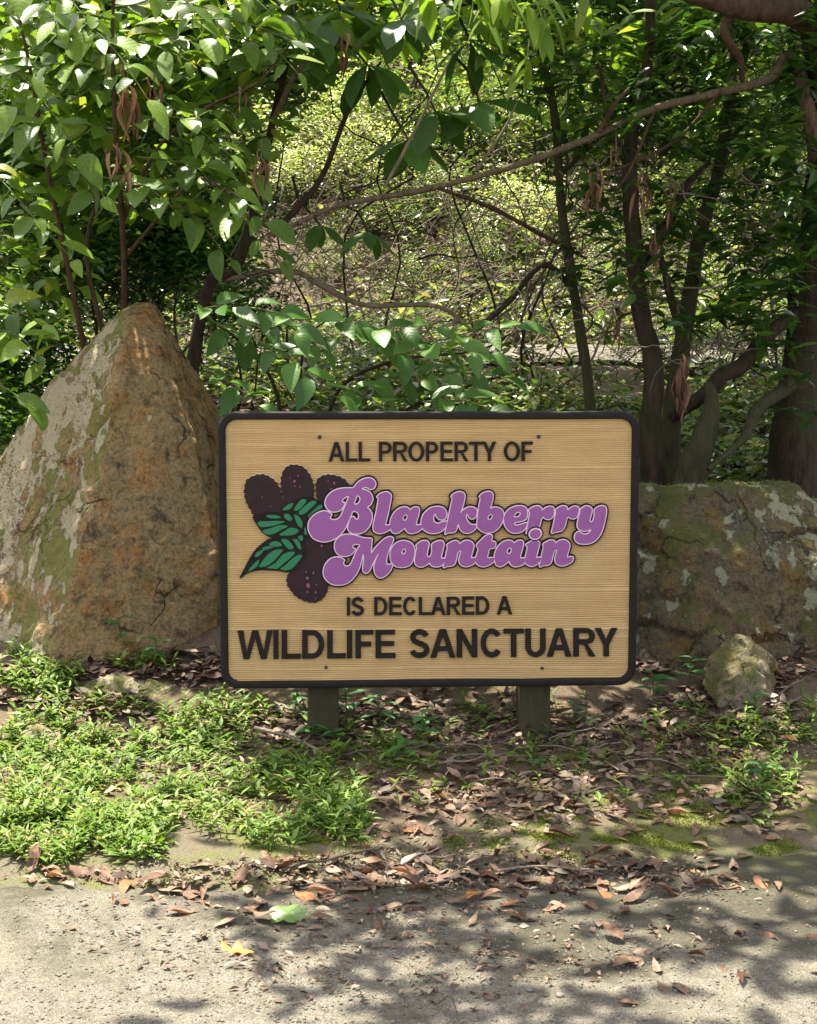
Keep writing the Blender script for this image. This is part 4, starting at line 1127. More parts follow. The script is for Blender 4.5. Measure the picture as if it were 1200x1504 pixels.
def tube_geo(path, radii, sides=7, rough=0.0, seed=0):
    path = np.asarray(path, float); n = len(path)
    radii = np.interp(np.linspace(0, 1, n), np.linspace(0, 1, len(radii)), radii)
    tg = np.gradient(path, axis=0); tg /= np.linalg.norm(tg, axis=1)[:, None] + 1e-9
    ref = np.array([0.3, 1.0, 0.2]) if abs(tg[0][1]) < 0.8 else np.array([1.0, 0.1, 0.2])
    a = np.cross(tg, ref); a /= np.linalg.norm(a, axis=1)[:, None] + 1e-9
    b = np.cross(tg, a)
    ang = np.linspace(0, 2 * np.pi, sides, endpoint=False)
    ring = np.cos(ang)[None, :, None] * a[:, None, :] + np.sin(ang)[None, :, None] * b[:, None, :]
    r = radii[:, None, None] * np.ones((n, sides, 1))
    V = path[:, None, :] + ring * r
    if rough > 0:
        q = V.reshape(-1, 3)
        nz = (0.6 * fbm(q * np.array([9, 9, 4.0]), 3, seed) + 0.4 * fbm(q * np.array([40, 40, 14.0]), 2, seed + 3)).reshape(n, sides, 1)
        V = path[:, None, :] + ring * r * (1 + rough * nz)
    i = (np.arange(n - 1)[:, None] * sides + np.arange(sides)[None, :])
    j = (np.arange(n - 1)[:, None] * sides + (np.arange(sides)[None, :] + 1) % sides)
    f = np.stack([i, j, j + sides, i + sides], -1).reshape(-1, 4)
    return V.reshape(-1, 3), f

def tube(name, pts, radii, mat, parent=None, sides=7, n=None, rough=0.0, seed=0):
    n = n or max(3, (len(pts) - 1) * 5)
    V, f = tube_geo(spline(pts, n), radii, sides, rough, seed)
    if parent is not None: V = V - np.array(parent.location)
    o = obj(name, mesh_np(name, V, [f]), mat, parent)
    return o

def wiggle(a, b, amp, n=5, seed=None):
    a, b = Vector(a), Vector(b)
    L = (b - a).length
    out = [a]
    for k in range(1, n):
        t = k / n
        out.append(a.lerp(b, t) + Vector((random.gauss(0, 1), random.gauss(0, 1), random.gauss(0, 1))) * amp * L)
    out.append(b)
    return out

# ------------------------------------------------------------------ trees and shrubs behind the sign
T_DARK = leaf_template(5, 'lance', 0.10, 0.16)
T_OV = leaf_template(5, 'ovate', 0.10, 0.2)
T_Q = quad_template()

def whorls(centers, per, length, spread=0.02):
    """rosettes of long leaves at twig ends"""
    C = np.repeat(np.asarray(centers, float), per, 0)
    n = len(C)
    d = rand_dirs(n, -0.55, 0.45)
    up = np.tile([0, 0, 1.0], (n, 1)) + RNG.normal(0, 0.35, (n, 3))
    return C + RNG.normal(0, spread, (n, 3)), d, up, RNG.uniform(*length, n)

def wob(q):
    return [p + Vector((random.gauss(0, 1), random.gauss(0, 1), random.gauss(0, 1))) * (0.008 if 0 < i < len(q) - 1 else 0) for i, p in enumerate(q)]

def tree(name, label, trunk, radii, bark, branches=(), crown=None, cat='tree', group=None, sides=18, rough=0.42):
    pts = [P(*q) if len(q) == 3 else Vector(q[:3]) for q in trunk]
    pts[0].z = min(pts[0].z, H1(pts[0].x, pts[0].y) - 0.05)
    root = empty(name, (pts[0].x, pts[0].y, H1(pts[0].x, pts[0].y)))
    tag(root, label, cat, group)
    tube('trunk', pts, radii, bark, root, sides, (len(pts) - 1) * 14, rough, len(label))
    for bp, br, bm_ in branches:
        q = [P(*w) if len(w) == 3 else Vector(w[:3]) for w in bp]
        tube('branch', wob(q), br, bm_ or bark, root, 10, (len(q) - 1) * 9, rough * 0.8, len(bp))
    return root

def crown_of(root, regions, per, length, aspect, mat, tmpl=T_DARK, name='crown', spread=0.02):
    """regions: (u, v, Y, ru px, rv px, rY m, count) ellipsoids of rosettes placed in the world"""
    cs = []
    for u, v, Y, ru, rv, ry, cnt in regions:
        c = P(u, v, Y); s = (Y - CAM.y) / F_PX
        w = rand_dirs(cnt) * (RNG.random(cnt) ** 0.45)[:, None]
        cs.append(np.array(c) + w * np.array([ru * s, ry, rv * s]))
    pos, d, up, L = whorls(np.concatenate(cs), per, length, spread)
    pos = pos - np.array(root.location)
    return scatter(name, tmpl, pos, d, up, L, L * aspect, mat, root)

# thick dark trunk at the right edge, its limb reaches over the top of the picture
t1 = tree('rhododendron_tree', 'thick dark reddish tree trunk rising behind the broad boulder at the right edge',
    [(1158, 780, 1.35), (1163, 690, 1.35), (1172, 580, 1.4), (1188, 430, 1.4), (1205, 300, 1.35), (1215, 160, 1.3), (1190, 30, 1.2), (1180, -120, 1.1)],
    [0.14, 0.092, 0.080, 0.072, 0.06, 0.052, 0.045, 0.04], M['bark_dark'],
    [([(1215, 60, 1.2), (1170, 20, 1.1), (1110, 8, 1.0), (1040, -4, 0.9), (960, -22, 0.8)], [0.055, 0.05, 0.04, 0.028, 0.015], M['bark_red']),
     ([(1205, 260, 1.33), (1180, 130, 1.25), (1160, 80, 1.2), (1130, 112, 1.15), (1060, 132, 1.1), (960, 165, 1.05), (870, 198, 1.0), (760, 236, 1.0), (620, 272, 1.0), (500, 302, 1.0), (430, 330, 1.0), (395, 345, 1.0)],
      [0.032, 0.026, 0.022, 0.017, 0.014, 0.012, 0.0115, 0.011, 0.011, 0.010, 0.009, 0.006], M['bark_limb']),
     ([(1170, 560, 1.38), (1110, 600, 1.2), (1085, 640, 1.1), (1040, 690, 1.0)], [0.03, 0.025, 0.015, 0.008], M['bark_moss']),
     ([(1090, 0, 1.0), (1068, 40, 1.0), (1085, 85, 1.05), (1090, 120, 1.1)], [0.018, 0.016, 0.013, 0.010], M['bark_red']),
     ([(880, 195, 1.0), (905, 155, 0.95), (925, 130, 0.95)], [0.010, 0.008, 0.005], M['bark_red'])])
crown_of(t1, [(1150, 230, 1.3, 90, 150, 0.5, 64), (1110, 400, 1.5, 100, 90, 0.5, 26), (1180, 90, 1.2, 80, 90, 0.4, 40), (1050, 70, 1.5, 110, 70, 0.5, 60), (1165, 560, 1.1, 50, 60, 0.3, 7), (1100, 450, 1.1, 80, 60, 0.3, 14), (1190, 340, 1.0, 60, 110, 0.3, 26)], 7, (0.07, 0.125), 0.30, M['leaf_dark'])
t2 = tree('rhododendron_tree', 'dark upright trunk rising from behind the upper right corner of the sign',
    [(968, 740, 1.2), (955, 640, 1.2), (960, 540, 1.25), (938, 440, 1.3), (930, 330, 1.3), (925, 220, 1.3), (950, 100, 1.3), (960, -60, 1.3)],
    [0.052, 0.042, 0.038, 0.034, 0.030, 0.026, 0.02, 0.015], M['bark_dark'],
    [([(935, 400, 1.3), (975, 330, 1.3), (1010, 270, 1.35), (1040, 240, 1.4)], [0.02, 0.02, 0.016, 0.008], M['bark_dark']),
     ([(928, 250, 1.3), (895, 180, 1.2), (880, 90, 1.2)], [0.018, 0.013, 0.006], M['bark_dark'])])
crown_of(t2, [(930, 150, 1.35, 110, 100, 0.5, 64), (910, 310, 1.35, 80, 90, 0.4, 34), (950, 440, 1.2, 80, 60, 0.35, 14)], 7, (0.06, 0.11), 0.30, M['leaf_dark'])
t3 = tree('rhododendron_tree', 'mossy green trunk leaning right between two dark trunks',
    [(990, 745, 1.35), (985, 640, 1.4), (1000, 520, 1.45), (1015, 430, 1.5), (1030, 340, 1.55), (1058, 240, 1.6), (1075, 120, 1.6), (1080, -50, 1.6)],
    [0.046, 0.036, 0.032, 0.030, 0.028, 0.025, 0.02, 0.012], M['bark_moss'],
    [([(1005, 500, 1.45), (985, 430, 1.4), (970, 370, 1.4)], [0.02, 0.015, 0.008], M['bark_moss'])])
crown_of(t3, [(1040, 310, 1.5, 90, 90, 0.4, 34), (1010, 170, 1.6, 110, 80, 0.5, 56), (1010, 430, 1.3, 80, 60, .3, 10)], 7, (0.06, 0.11), 0.30, M['leaf_dark'])
t4 = tree('rhododendron_tree', 'stout mossy trunk leaning right under a long slanting limb above the broad boulder',
    [(1006, 750, 1.15), (1014, 700, 1.15), (1034, 640, 1.15), (1044, 600, 1.18), (1042, 562, 1.2)],
    [0.075, 0.058, 0.045, 0.030, 0.022], M['bark_moss'],
    [([(986, 614, 1.3), (1024, 582, 1.22), (1060, 556, 1.2), (1095, 525, 1.25), (1130, 490, 1.3), (1170, 455, 1.4), (1215, 415, 1.5)], [0.02, 0.026, 0.029, 0.029, 0.028, 0.026, 0.02], M['bark_dark'])])
t5 = tree('sapling', 'slender dark sapling trunk standing alone left of the trunk group behind the sign',
    [(872, 640, 1.6), (866, 580, 1.6), (855, 500, 1.6), (838, 400, 1.6), (824, 300, 1.6), (815, 170, 1.55), (792, 60, 1.5), (790, -60, 1.5)],
    [0.024, 0.022, 0.021, 0.020, 0.018, 0.016, 0.014, 0.010], M['bark_moss'],
    [([(845, 430, 1.6), (800, 390, 1.6), (750, 440, 1.6), (700, 485, 1.55)], [0.012, 0.011, 0.012, 0.010], M['bark_dark']),
     ([(862, 380, 1.6), (800, 345, 1.5), (720, 305, 1.4), (640, 275, 1.3)], [0.006, 0.008, 0.009, 0.007], M['bark_red']),
     ([(820, 260, 1.6), (870, 210, 1.6), (920, 175, 1.7)], [0.010, 0.008, 0.005], M['bark_moss'])])
crown_of(t5, [(800, 120, 1.5, 70, 80, 0.4, 34), (850, 250, 1.7, 60, 80, 0.3, 20), (830, 430, 1.6, 50, 50, 0.3, 9)], 6, (0.05, 0.09), 0.34, M['leaf_dark'])
t6 = tree('sapling', 'slim dark leaning trunk behind the drooping leaves left of the sign top',
    [(250, 560, 1.5), (300, 440, 1.5), (345, 395, 1.5), (378, 290, 1.5), (400, 180, 1.5), (420, 90, 1.5), (440, -50, 1.5)],
    [0.026, 0.024, 0.022, 0.018, 0.015, 0.012, 0.009], M['bark_dark'],
    [([(330, 410, 1.5), (420, 400, 1.4), (470, 425, 1.35), (540, 448, 1.35), (640, 457, 1.35), (700, 490, 1.35)], [0.010, 0.011, 0.011, 0.010, 0.009, 0.005], M['bark_pale']),
     ([(400, 345, 1.3), (470, 260, 1.3), (510, 160, 1.3), (560, 90, 1.25)], [0.012, 0.010, 0.009, 0.005], M['bark_dark']),
     ([(400, 180, 1.5), (430, 110, 1.35), (470, 65, 1.25), (505, 55, 1.2)], [0.012, 0.010, 0.008, 0.006], M['bark_pale'])])
# the overhanging limb's bare side shoots
for q, rr, mt in [([(565, 275, 1.0), (600, 210, 1.0), (640, 130, 1.0), (665, 80, 1.0)], [0.007, 0.006, 0.005, 0.003], 'bark_pale'),
              ([(700, 250, 1.0), (740, 190, 1.05), (760, 150, 1.05)], [0.006, 0.005, 0.003], 'bark_pale'),
              ([(960, 165, 1.05), (930, 240, 1.05), (900, 290, 1.05)], [0.006, 0.005, 0.003], 'bark_red'),
              ([(1060, 132, 1.1), (1000, 200, 1.1), (940, 235, 1.1), (870, 260, 1.1)], [0.007, 0.006, 0.005, 0.003], 'bark_red')]:
    tube('branch', [P(*w) for w in q], rr, M[mt], t1, 6, 14, 0.05)
# wiry bare twigs of the right-hand thicket, parts of the trunks they grow from
for root, box, cnt in ((t1, (1040, 1200, 230, 640, 1.0, 1.6), 26), (t2, (820, 1010, 180, 560, 1.1, 1.7), 30), (t3, (940, 1120, 200, 600, 1.2, 1.9), 24), (t5, (640, 880, 220, 560, 1.3, 2.2), 24), (t6, (280, 640, 180, 540, 1.2, 2.2), 26)):
    for k in range(cnt):
        u, v, Y = random.uniform(box[0], box[1]), random.uniform(box[2], box[3]), random.uniform(box[4], box[5])
        a = random.uniform(-0.9, 0.9) + (math.pi / 2 if random.random() < 0.5 else 0)
        Lp = random.uniform(50, 170)
        tube('twig', wiggle(P(u, v, Y), P(u + Lp * math.cos(a), v + Lp * math.sin(a), Y + random.uniform(-.2, .2)), 0.05, 5), [random.uniform(.0022, .0045), .0012], M[random.choice(['twig', 'twig', 'twig_pale', 'bark_dark'])], root, 4, 12)

# ------------------------------------------------------------------ broad-leaved shrubs, every leaf a part
BROAD = [leaf_data('broad%d' % k, (0.44, 0.56, 0.50, 0.60)[k], nl=8, shape=('ovate', 'round', 'ovate', 'ovate')[k], fold=0.12 + 0.09 * k, droop=0.08 + 0.09 * k, curl=0.2 * k) for k in range(4)]
for m_ in BROAD: m_.materials.append(M['leaf_broad'])
LOWL = [m_.copy() for m_ in BROAD]
for m_ in LOWL: m_.materials.clear(); m_.materials.append(M['leaf_low'])
BIGL = [leaf_data('big%d' % k, 0.44, nl=8, shape='obovate', fold=0.08 + 0.05 * k, droop=0.15 + 0.12 * k, curl=0.2) for k in range(3)]
for m_ in BIGL: m_.materials.append(M['leaf_big'])
YOUNG = [leaf_data('young%d' % k, 0.36, nl=7, shape='ovate', fold=0.12, droop=0.1 + 0.12 * k, curl=0.3) for k in range(2)]
for m_ in YOUNG: m_.materials.append(M['leaf_young'])

def leafy_twig(root, a, b, nleaf, L, meshes, bark, sag=0.06, r=0.004, face=0.55, name='leaf'):
    mid = (a + b) / 2 + Vector((random.gauss(0, .02), random.gauss(0, .02), sag * (b - a).length * 1.5))
    pts = [a, mid, b]
    path = spline(pts, 24)
    V, f = tube_geo(path, [r, r * 0.8, r * 0.35], 5)
    obj('twig', mesh_np('twig', V - np.array(root.location), [f]), bark, root)
    for k in range(nleaf):
        t = 0.12 + 0.88 * (k + random.uniform(-.2, .2)) / max(1, nleaf - 1)
        t = min(max(t, 0.05), 1.0)
        i = min(int(t * 23), 23)
        p = Vector(path[i]); tg = Vector(path[i + 1] - path[i]).normalized()
        side = tg.cross(Vector((0, -face, 1))).normalized() * (1 if k % 2 else -1)
        last = k == nleaf - 1
        d = tg * (1.0 if last else 0.55) + side * (0.1 if last else 0.85) + Vector((random.gauss(0, .18), random.gauss(0, .22) - 0.12, -0.14 + random.gauss(0, .24)))
        up = Vector((random.gauss(0, .3), -face + random.gauss(0, .28), 0.85 + random.gauss(0, .2)))
        l = random.uniform(*L) * (0.75 + 0.25 * math.sin(min(1, t * 1.2) * 2.6))
        pet = d.normalized() * 0.012
        leaf_obj(name, random.choice(meshes), None, root, p + pet, d, up, l)

bs = P(165, 640, 1.35)
shrub_l = empty('broadleaf_shrub', (bs.x, bs.y, H1(bs.x, bs.y)))
tag(shrub_l, 'tall bright green broad-leaved shrub overhanging the pointed boulder', 'shrub')
for q, rr in [([(175, 640, 1.35), (182, 400, 1.2), (170, 200, 1.0), (165, 60, 0.95), (170, -60, 0.95)], [.014, .011, .009, .007, .005]),
              ([(150, 640, 1.35), (105, 420, 1.2), (70, 250, 1.05), (40, 80, 0.95), (10, -40, .9)], [.014, .010, .008, .006, .004]),
              ([(195, 640, 1.4), (130, 400, 1.3), (140, 300, 1.2), (150, 260, 1.1)], [.012, .009, .007, .005]),
              ([(178, 330, 1.15), (230, 220, 1.0), (300, 160, .92), (380, 120, .88), (430, 60, .85)], [.008, .006, .005, .004, .003]),
              ([(182, 380, 1.2), (250, 300, 1.0), (290, 262, .88), (340, 285, .8)], [.008, .006, .005, .004])]:
    tube('stem', [P(*w) for w in q], rr, M['bark_red'], shrub_l, 7, 30, 0.05)
TW = [(170, 30, 20, 40, 9), (165, 110, 20, 100, 9), (168, 190, 30, 190, 8), (95, 40, 20, 160, 7), (165, 10, 330, 20, 9), (170, 60, 300, 100, 9), (250, 30, 430, 60, 10),
      (180, 190, 310, 180, 8), (230, 140, 340, 230, 8), (200, 230, 320, 280, 8), (285, 262, 425, 395, 10), (250, 290, 345, 390, 7), (150, 260, 270, 320, 8), (60, 220, 150, 300, 7),
      (-20, 170, 85, 205, 6), (-30, 440, 70, 480, 6), (-30, 480, 60, 525, 5), (-30, 560, 50, 600, 4), (140, 320, 190, 250, 5), (330, 50, 440, 110, 7), (350, 110, 445, 70, 6),
      (300, 150, 400, 215, 7), (30, 300, 110, 385, 6), (-20, 240, 60, 330, 6), (100, 150, 210, 90, 7), (60, -30, 150, 60, 8), (210, -30, 300, 60, 8), (330, -30, 420, 40, 7), (250, 200, 380, 260, 8), (320, 270, 400, 330, 7), (120, 30, 220, 150, 7), (0, -20, 90, 50, 7), (40, 120, 120, 230, 7)]
for u0, v0, u1, v1, n in TW:
    Y0 = random.uniform(0.85, 1.15)
    leafy_twig(shrub_l, P(u0, v0, Y0), P(u1, v1, Y0 - random.uniform(0.05, 0.3)), n, (0.06, 0.15), BROAD, M['stem_green'], 0.05, 0.0035)
# the denser leaves further inside the shrub
def fill(root, regions, L, aspect, mat, tmpl, name='inner_leaves'):
    P_, D_, U_, L_ = [], [], [], []
    for u, v, Y, ru, rv, ry, cnt in regions:
        c = np.array(P(u, v, Y)); s = (Y - CAM.y) / F_PX
        w = rand_dirs(cnt) * (RNG.random(cnt) ** 0.4)[:, None]
        P_.append(c + w * np.array([ru * s, ry, rv * s]))
        d = rand_dirs(cnt, -0.7, 0.25); D_.append(d)
        U_.append(np.stack([RNG.normal(0, .4, cnt), RNG.normal(-.3, .4, cnt), np.ones(cnt)], 1))
        L_.append(RNG.uniform(L[0], L[1], cnt))
    pos = np.concatenate(P_) - np.array(root.location); l = np.concatenate(L_)
    o = scatter(name, tmpl, pos, np.concatenate(D_), np.concatenate(U_), l, l * aspect, mat, root)
    o['kind'] = 'stuff'
    return o
fill(shrub_l, [(80, 60, 1.3, 170, 110, .35, 330), (250, 60, 1.3, 190, 100, .35, 320), (120, 230, 1.35, 170, 100, .35, 260), (300, 210, 1.3, 120, 110, .3, 170), (40, 400, 1.35, 80, 150, .3, 130), (420, 60, 1.4, 120, 80, .3, 120)], (0.06, 0.13), 0.52, M['leaf_broad'], T_OV)

bs = P(470, 640, 0.95)
shrub_c = empty('broadleaf_shrub', (bs.x, bs.y, H1(bs.x, bs.y)))
tag(shrub_c, 'low broad-leaved shrub spreading just above the top edge of the sign', 'shrub')
for q, rr in [([(420, 660, .95), (400, 560, .9), (350, 500, .85), (300, 465, .85)], [.009, .007, .005, .003]),
              ([(470, 660, .95), (500, 570, .9), (580, 530, .8), (700, 515, .8), (750, 490, .8)], [.009, .007, .006, .004, .003]),
              ([(540, 660, .95), (600, 600, .85), (680, 570, .75), (760, 545, .75)], [.008, .006, .005, .003]),
              ([(450, 660, .95), (440, 580, .85), (450, 500, .8), (480, 470, .8)], [.008, .006, .004, .003])]:
    tube('stem', [P(*w) for w in q], rr, M['bark_dark'], shrub_c, 6, 24, 0.05)
for u0, v0, u1, v1, n in [(310, 470, 430, 555, 9), (330, 475, 480, 515, 9), (380, 500, 500, 590, 8), (450, 505, 600, 500, 8), (560, 525, 720, 520, 9), (520, 555, 690, 580, 8), (600, 560, 755, 555, 8),
                          (650, 500, 760, 485, 6), (300, 540, 385, 600, 6), (420, 470, 530, 480, 6), (480, 565, 570, 600, 6), (620, 590, 720, 600, 6), (360, 450, 440, 490, 6), (540, 490, 640, 480, 6), (280, 460, 340, 450, 5)]:
    Y0 = random.uniform(0.5, 0.95)
    leafy_twig(shrub_c, P(u0, v0, Y0), P(u1, v1, max(.35, Y0 - random.uniform(0.0, 0.2))), n, (0.085, 0.14), LOWL, M['stem_green'], 0.04, 0.003, 0.45)

# big leaves of the leaning sapling, hanging from its high branches
for u, v, Y, n in [(455, 50, 1.2, 5), (540, 95, 1.2, 6), (640, 165, 1.15, 6), (415, 20, 1.1, 5), (705, 150, 1.2, 5), (590, 30, 1.2, 6), (600, 205, 1.25, 4), (500, 15, 1.3, 6), (470, 330, 1.4, 4), (540, 340, 1.5, 5), (690, 60, 1.3, 5), (650, 5, 1.3, 5)]:
    c = P(u, v, Y)
    tube('twig', wiggle(c, P(u - 40, v - 70, Y + .15), .05, 3), [.004, .006], M['bark_dark'], t6, 5, 8)
    for k in range(n):
        a = k / n * 2 * math.pi + random.uniform(-.3, .3)
        small = 0.62 if v > 300 else 1.0
        leaf_obj('leaf', random.choice(BIGL), None, t6, c, Vector((math.cos(a), math.sin(a) * 0.8 - 0.1, random.uniform(-0.75, -0.05))), Vector((random.gauss(0, .25), random.gauss(-.15, .3), 1)), random.uniform(0.16, 0.24) * small)
# fresh pale leaves hanging from the slender sapling at the top of the picture
for u, v, Y, n in [(690, -20, .9, 6), (735, -15, .9, 7), (785, -5, .9, 7), (620, -20, .95, 5), (710, 30, .95, 4), (800, 30, 1.0, 5), (860, 10, 1.1, 4), (775, 90, 1.0, 4)]:
    c = P(u, v, Y)
    tube('twig', wiggle(c, P(u + 20, v - 90, Y + .1), .05, 3), [.002, .004], M['twig_pale'], t5, 5, 8)
    for k in range(n):
        a = random.uniform(0, 2 * math.pi)
        leaf_obj('leaf', random.choice(YOUNG), None, t5, c + Vector((random.gauss(0, .02), random.gauss(0, .02), random.gauss(0, .02))), Vector((math.cos(a) * .6, math.sin(a) * .5, random.uniform(-1.0, -0.5))), Vector((math.cos(a), -0.5, 1)), random.uniform(0.10, 0.16))

fill(t5, [(740, 10, 1.25, 130, 60, .35, 130), (860, 60, 1.5, 120, 60, .35, 110)], (.07, .13), .42, M['leaf_glow'], T_OV, 'high_leaves')
fill(t2, [(1000, 60, 1.8, 140, 60, .35, 130), (900, 190, 1.9, 90, 60, .3, 50)], (.07, .13), .42, M['leaf_glow'], T_OV, 'high_leaves')
fill(t6, [(520, 20, 1.6, 120, 50, .35, 90), (330, 20, 1.6, 120, 50, .3, 70)], (.08, .15), .48, M['leaf_glow'], T_OV, 'high_leaves')

# ------------------------------------------------------------------ hanging dead leaf clusters
DEADH = [leaf_data('hang%d' % k, 0.09 + .025 * k, nl=7, shape='lance', fold=1.2, droop=0.07 * (k - 1), curl=0.6 * k) for k in range(3)]
for m_ in DEADH: m_.materials.append(M['dead_hanging'])
for u, v, Y, n, L, where in [(182, 130, .80, 11, .13, 'from the upper twig of the broad-leaved shrub'), (226, 128, .80, 5, .09, 'beside the largest dead cluster of the shrub'), (172, 232, .82, 6, .11, 'low on the reddish stem above the boulder tip'), (352, 148, .85, 3, .06, 'from the shrub twig below the drooping branch'), (384, 226, .9, 5, .10, 'in front of the slim leaning trunk'), (503, 75, 1.1, 5, .09, 'from the pale crooked twig near the top'),
                             (878, 255, 1.0, 7, .10, 'below the long arching limb'), (945, 270, 1.05, 6, .12, 'on the dark upright trunk'), (985, 288, 1.1, 4, .09, 'right of the dark upright trunk'), (962, 350, 1.1, 4, .10, 'halfway down the trunk group'), (1000, 550, .95, 10, .13, 'just above the mossy slanting limb'), (900, 470, 1.3, 4, .10, 'right of the slender sapling'), (905, 215, 1.0, 3, .07, 'under the fork of the arching limb')]:
    c = P(u, v, Y)
    root = empty('dead_leaf_cluster', c)
    tag(root, 'brown shrivelled leaf cluster hanging ' + where, 'dead leaves', 'dead leaf clusters caught in the branches')
    tube('stalk', [c + Vector((0, 0.01, 0.05)), c, c + Vector((0, 0, -.02))], [.003, .003, .002], M['twig'], root, 5, 6)
    for k in range(int(n * 1.6)):
        a = random.uniform(0, 2 * math.pi)
        leaf_obj('leaf', random.choice(DEADH), None, root, c + Vector((random.gauss(0, .013), random.gauss(0, .012), random.gauss(0, .035))), Vector((math.cos(a) * random.uniform(.0, .28), math.sin(a) * .2, -1)), Vector((math.cos(a), math.sin(a), .2)), L * random.uniform(.35, 1.25))

# ------------------------------------------------------------------ overhead foliage that shades the place
def canopy(root, x0, x1, y0, y1, z0, z1, n_cl, per, L):
    c = np.stack([RNG.uniform(x0, x1, n_cl), RNG.uniform(y0, y1, n_cl), RNG.uniform(z0, z1, n_cl)], 1)
    C = np.repeat(c, per, 0); n = len(C)
    C = C + RNG.normal(0, 1, (n, 3)) * np.array([.13, .13, .07])
    d = rand_dirs(n, -.5, .3)
    up = np.stack([RNG.normal(0, .4, n), RNG.normal(0, .4, n), np.ones(n)], 1)
    l = RNG.uniform(*L, n)
    o = scatter('crown', T_OV, C - np.array(root.location), d, up, l, l * 0.45, M['leaf_canopy'], root)
    return o
canopy(t1, -0.85, 2.6, -0.95, 3.0, 2.6, 4.2, 350, 13, (.09, .15))
canopy(t2, 0.2, 2.4, 1.6, 4.2, 3.2, 4.6, 60, 12, (.10, .16))
canopy(t6, -1.7, -0.2, 1.2, 3.2, 2.9, 4.2, 30, 11, (.10, .16))
canopy(t3, -2.4, 3.2, 2.7, 5.6, 4.3, 6.0, 210, 12, (.13, .21))  # unseen leaf layer, added to put the midground in shade
for a, b in (((1.6, 1.2, 2.6), (0.3, 0.3, 3.3)), ((1.6, 1.2, 2.6), (1.9, 0.2, 3.5)), ((1.6, 1.3, 2.7), (0.9, 2.4, 3.6))):
    tube('branch', wiggle(a, b, .05, 4), [.045, .03, .012], M['bark_dark'], t1, 7, 16, .1)

# ------------------------------------------------------------------ bushes and undergrowth on the slope behind
def bush_mesh(n, L, seed, flat=1.0, tmpl=T_Q, asp=0.5):
    r = np.random.default_rng(seed)
    k = 42
    cz = r.uniform(-.2, 1, k); ca = r.uniform(0, 2 * np.pi, k); cr = np.sqrt(np.clip(1 - cz ** 2, 0, 1))
    cc = np.stack([cr * np.cos(ca), cr * np.sin(ca), cz], 1) * r.uniform(.35, .95, k)[:, None]
    pos = cc[r.integers(0, k, n)] + r.normal(0, .13, (n, 3))
    z = r.uniform(-.6, .5, n); a = r.uniform(0, 2 * np.pi, n); q = np.sqrt(1 - z * z)
    d = np.stack([q * np.cos(a), q * np.sin(a), z], 1)
    up = np.stack([r.normal(0, .4, n), r.normal(0, .4, n), np.ones(n)], 1)
    l = r.uniform(L * .6, L * 1.2, n)
    V, Q, T, UV = tmpl
    dx, dy, dz = frames(d, up)
    W = pos[:, None] + V[None, :, 0:1] * (dx * l[:, None])[:, None] + V[None, :, 1:2] * (dy * l[:, None] * asp)[:, None] + V[None, :, 2:3] * (dz * l[:, None])[:, None]
    off = (np.arange(n) * len(V))[:, None, None]
    fs = [(T[None] + off).reshape(-1, 3)] + ([(Q[None] + off).reshape(-1, 4)] if len(Q) else [])
    return mesh_np('crown', W.reshape(-1, 3), fs, {'luv': ('FLOAT_VECTOR', np.tile(UV, (n, 1))), 'rnd': ('FLOAT', np.repeat(r.random(n), len(V)))})
def stem_mesh(seed):
    rr = random.Random(seed)
    Vs, Fs, o = [], [], 0
    for k in range(5):
        a = rr.uniform(0, 6.28)
        V, f = tube_geo(spline([(0.05 * math.cos(a), 0.05 * math.sin(a), -0.5), (.15 * math.cos(a), .15 * math.sin(a), 0.1), (.5 * math.cos(a), .5 * math.sin(a), .75)], 8), [.022, .014, .005], 5)
        Vs.append(V); Fs.append(f + o); o += len(V)
    return mesh_np('stem', np.concatenate(Vs), [np.concatenate(Fs)])
STEM = [stem_mesh(k) for k in range(3)]
for m_ in STEM: m_.materials.append(M['bark_dark'])
CR = {}
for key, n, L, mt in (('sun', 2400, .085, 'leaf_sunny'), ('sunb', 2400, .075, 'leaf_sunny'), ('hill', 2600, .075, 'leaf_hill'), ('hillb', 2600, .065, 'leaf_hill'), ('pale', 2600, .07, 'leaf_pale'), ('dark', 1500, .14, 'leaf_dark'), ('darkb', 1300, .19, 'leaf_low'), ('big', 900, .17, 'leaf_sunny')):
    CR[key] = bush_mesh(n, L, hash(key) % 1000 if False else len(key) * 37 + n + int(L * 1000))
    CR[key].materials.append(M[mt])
def beside(u):
    for lim, w in ((120, 'behind the outer twigs of the tall shrub'), (260, 'above the tip of the tall boulder'), (420, 'behind the slim leaning trunk'), (560, 'just right of the slim leaning trunk'), (700, 'above the middle of the sign'), (800, 'left of the slender sapling'), (900, 'behind the slender sapling'), (1000, 'behind the dark upright trunk'), (1110, 'behind the mossy leaning trunk')):
        if u < lim: return w
    return 'by the thick right-edge trunk'
def below(u):
    for lim, w in ((120, 'in front of the tall boulder'), (320, 'left of the sign'), (430, 'below the left end of the sign'), (540, 'in front of the left post'), (720, 'below the middle of the sign'), (850, 'in front of the right post'), (960, 'below the right end of the sign'), (1080, 'right of the sign')):
        if u < lim: return w
    return 'in front of the broad boulder'
BUSH_SEEN = {}
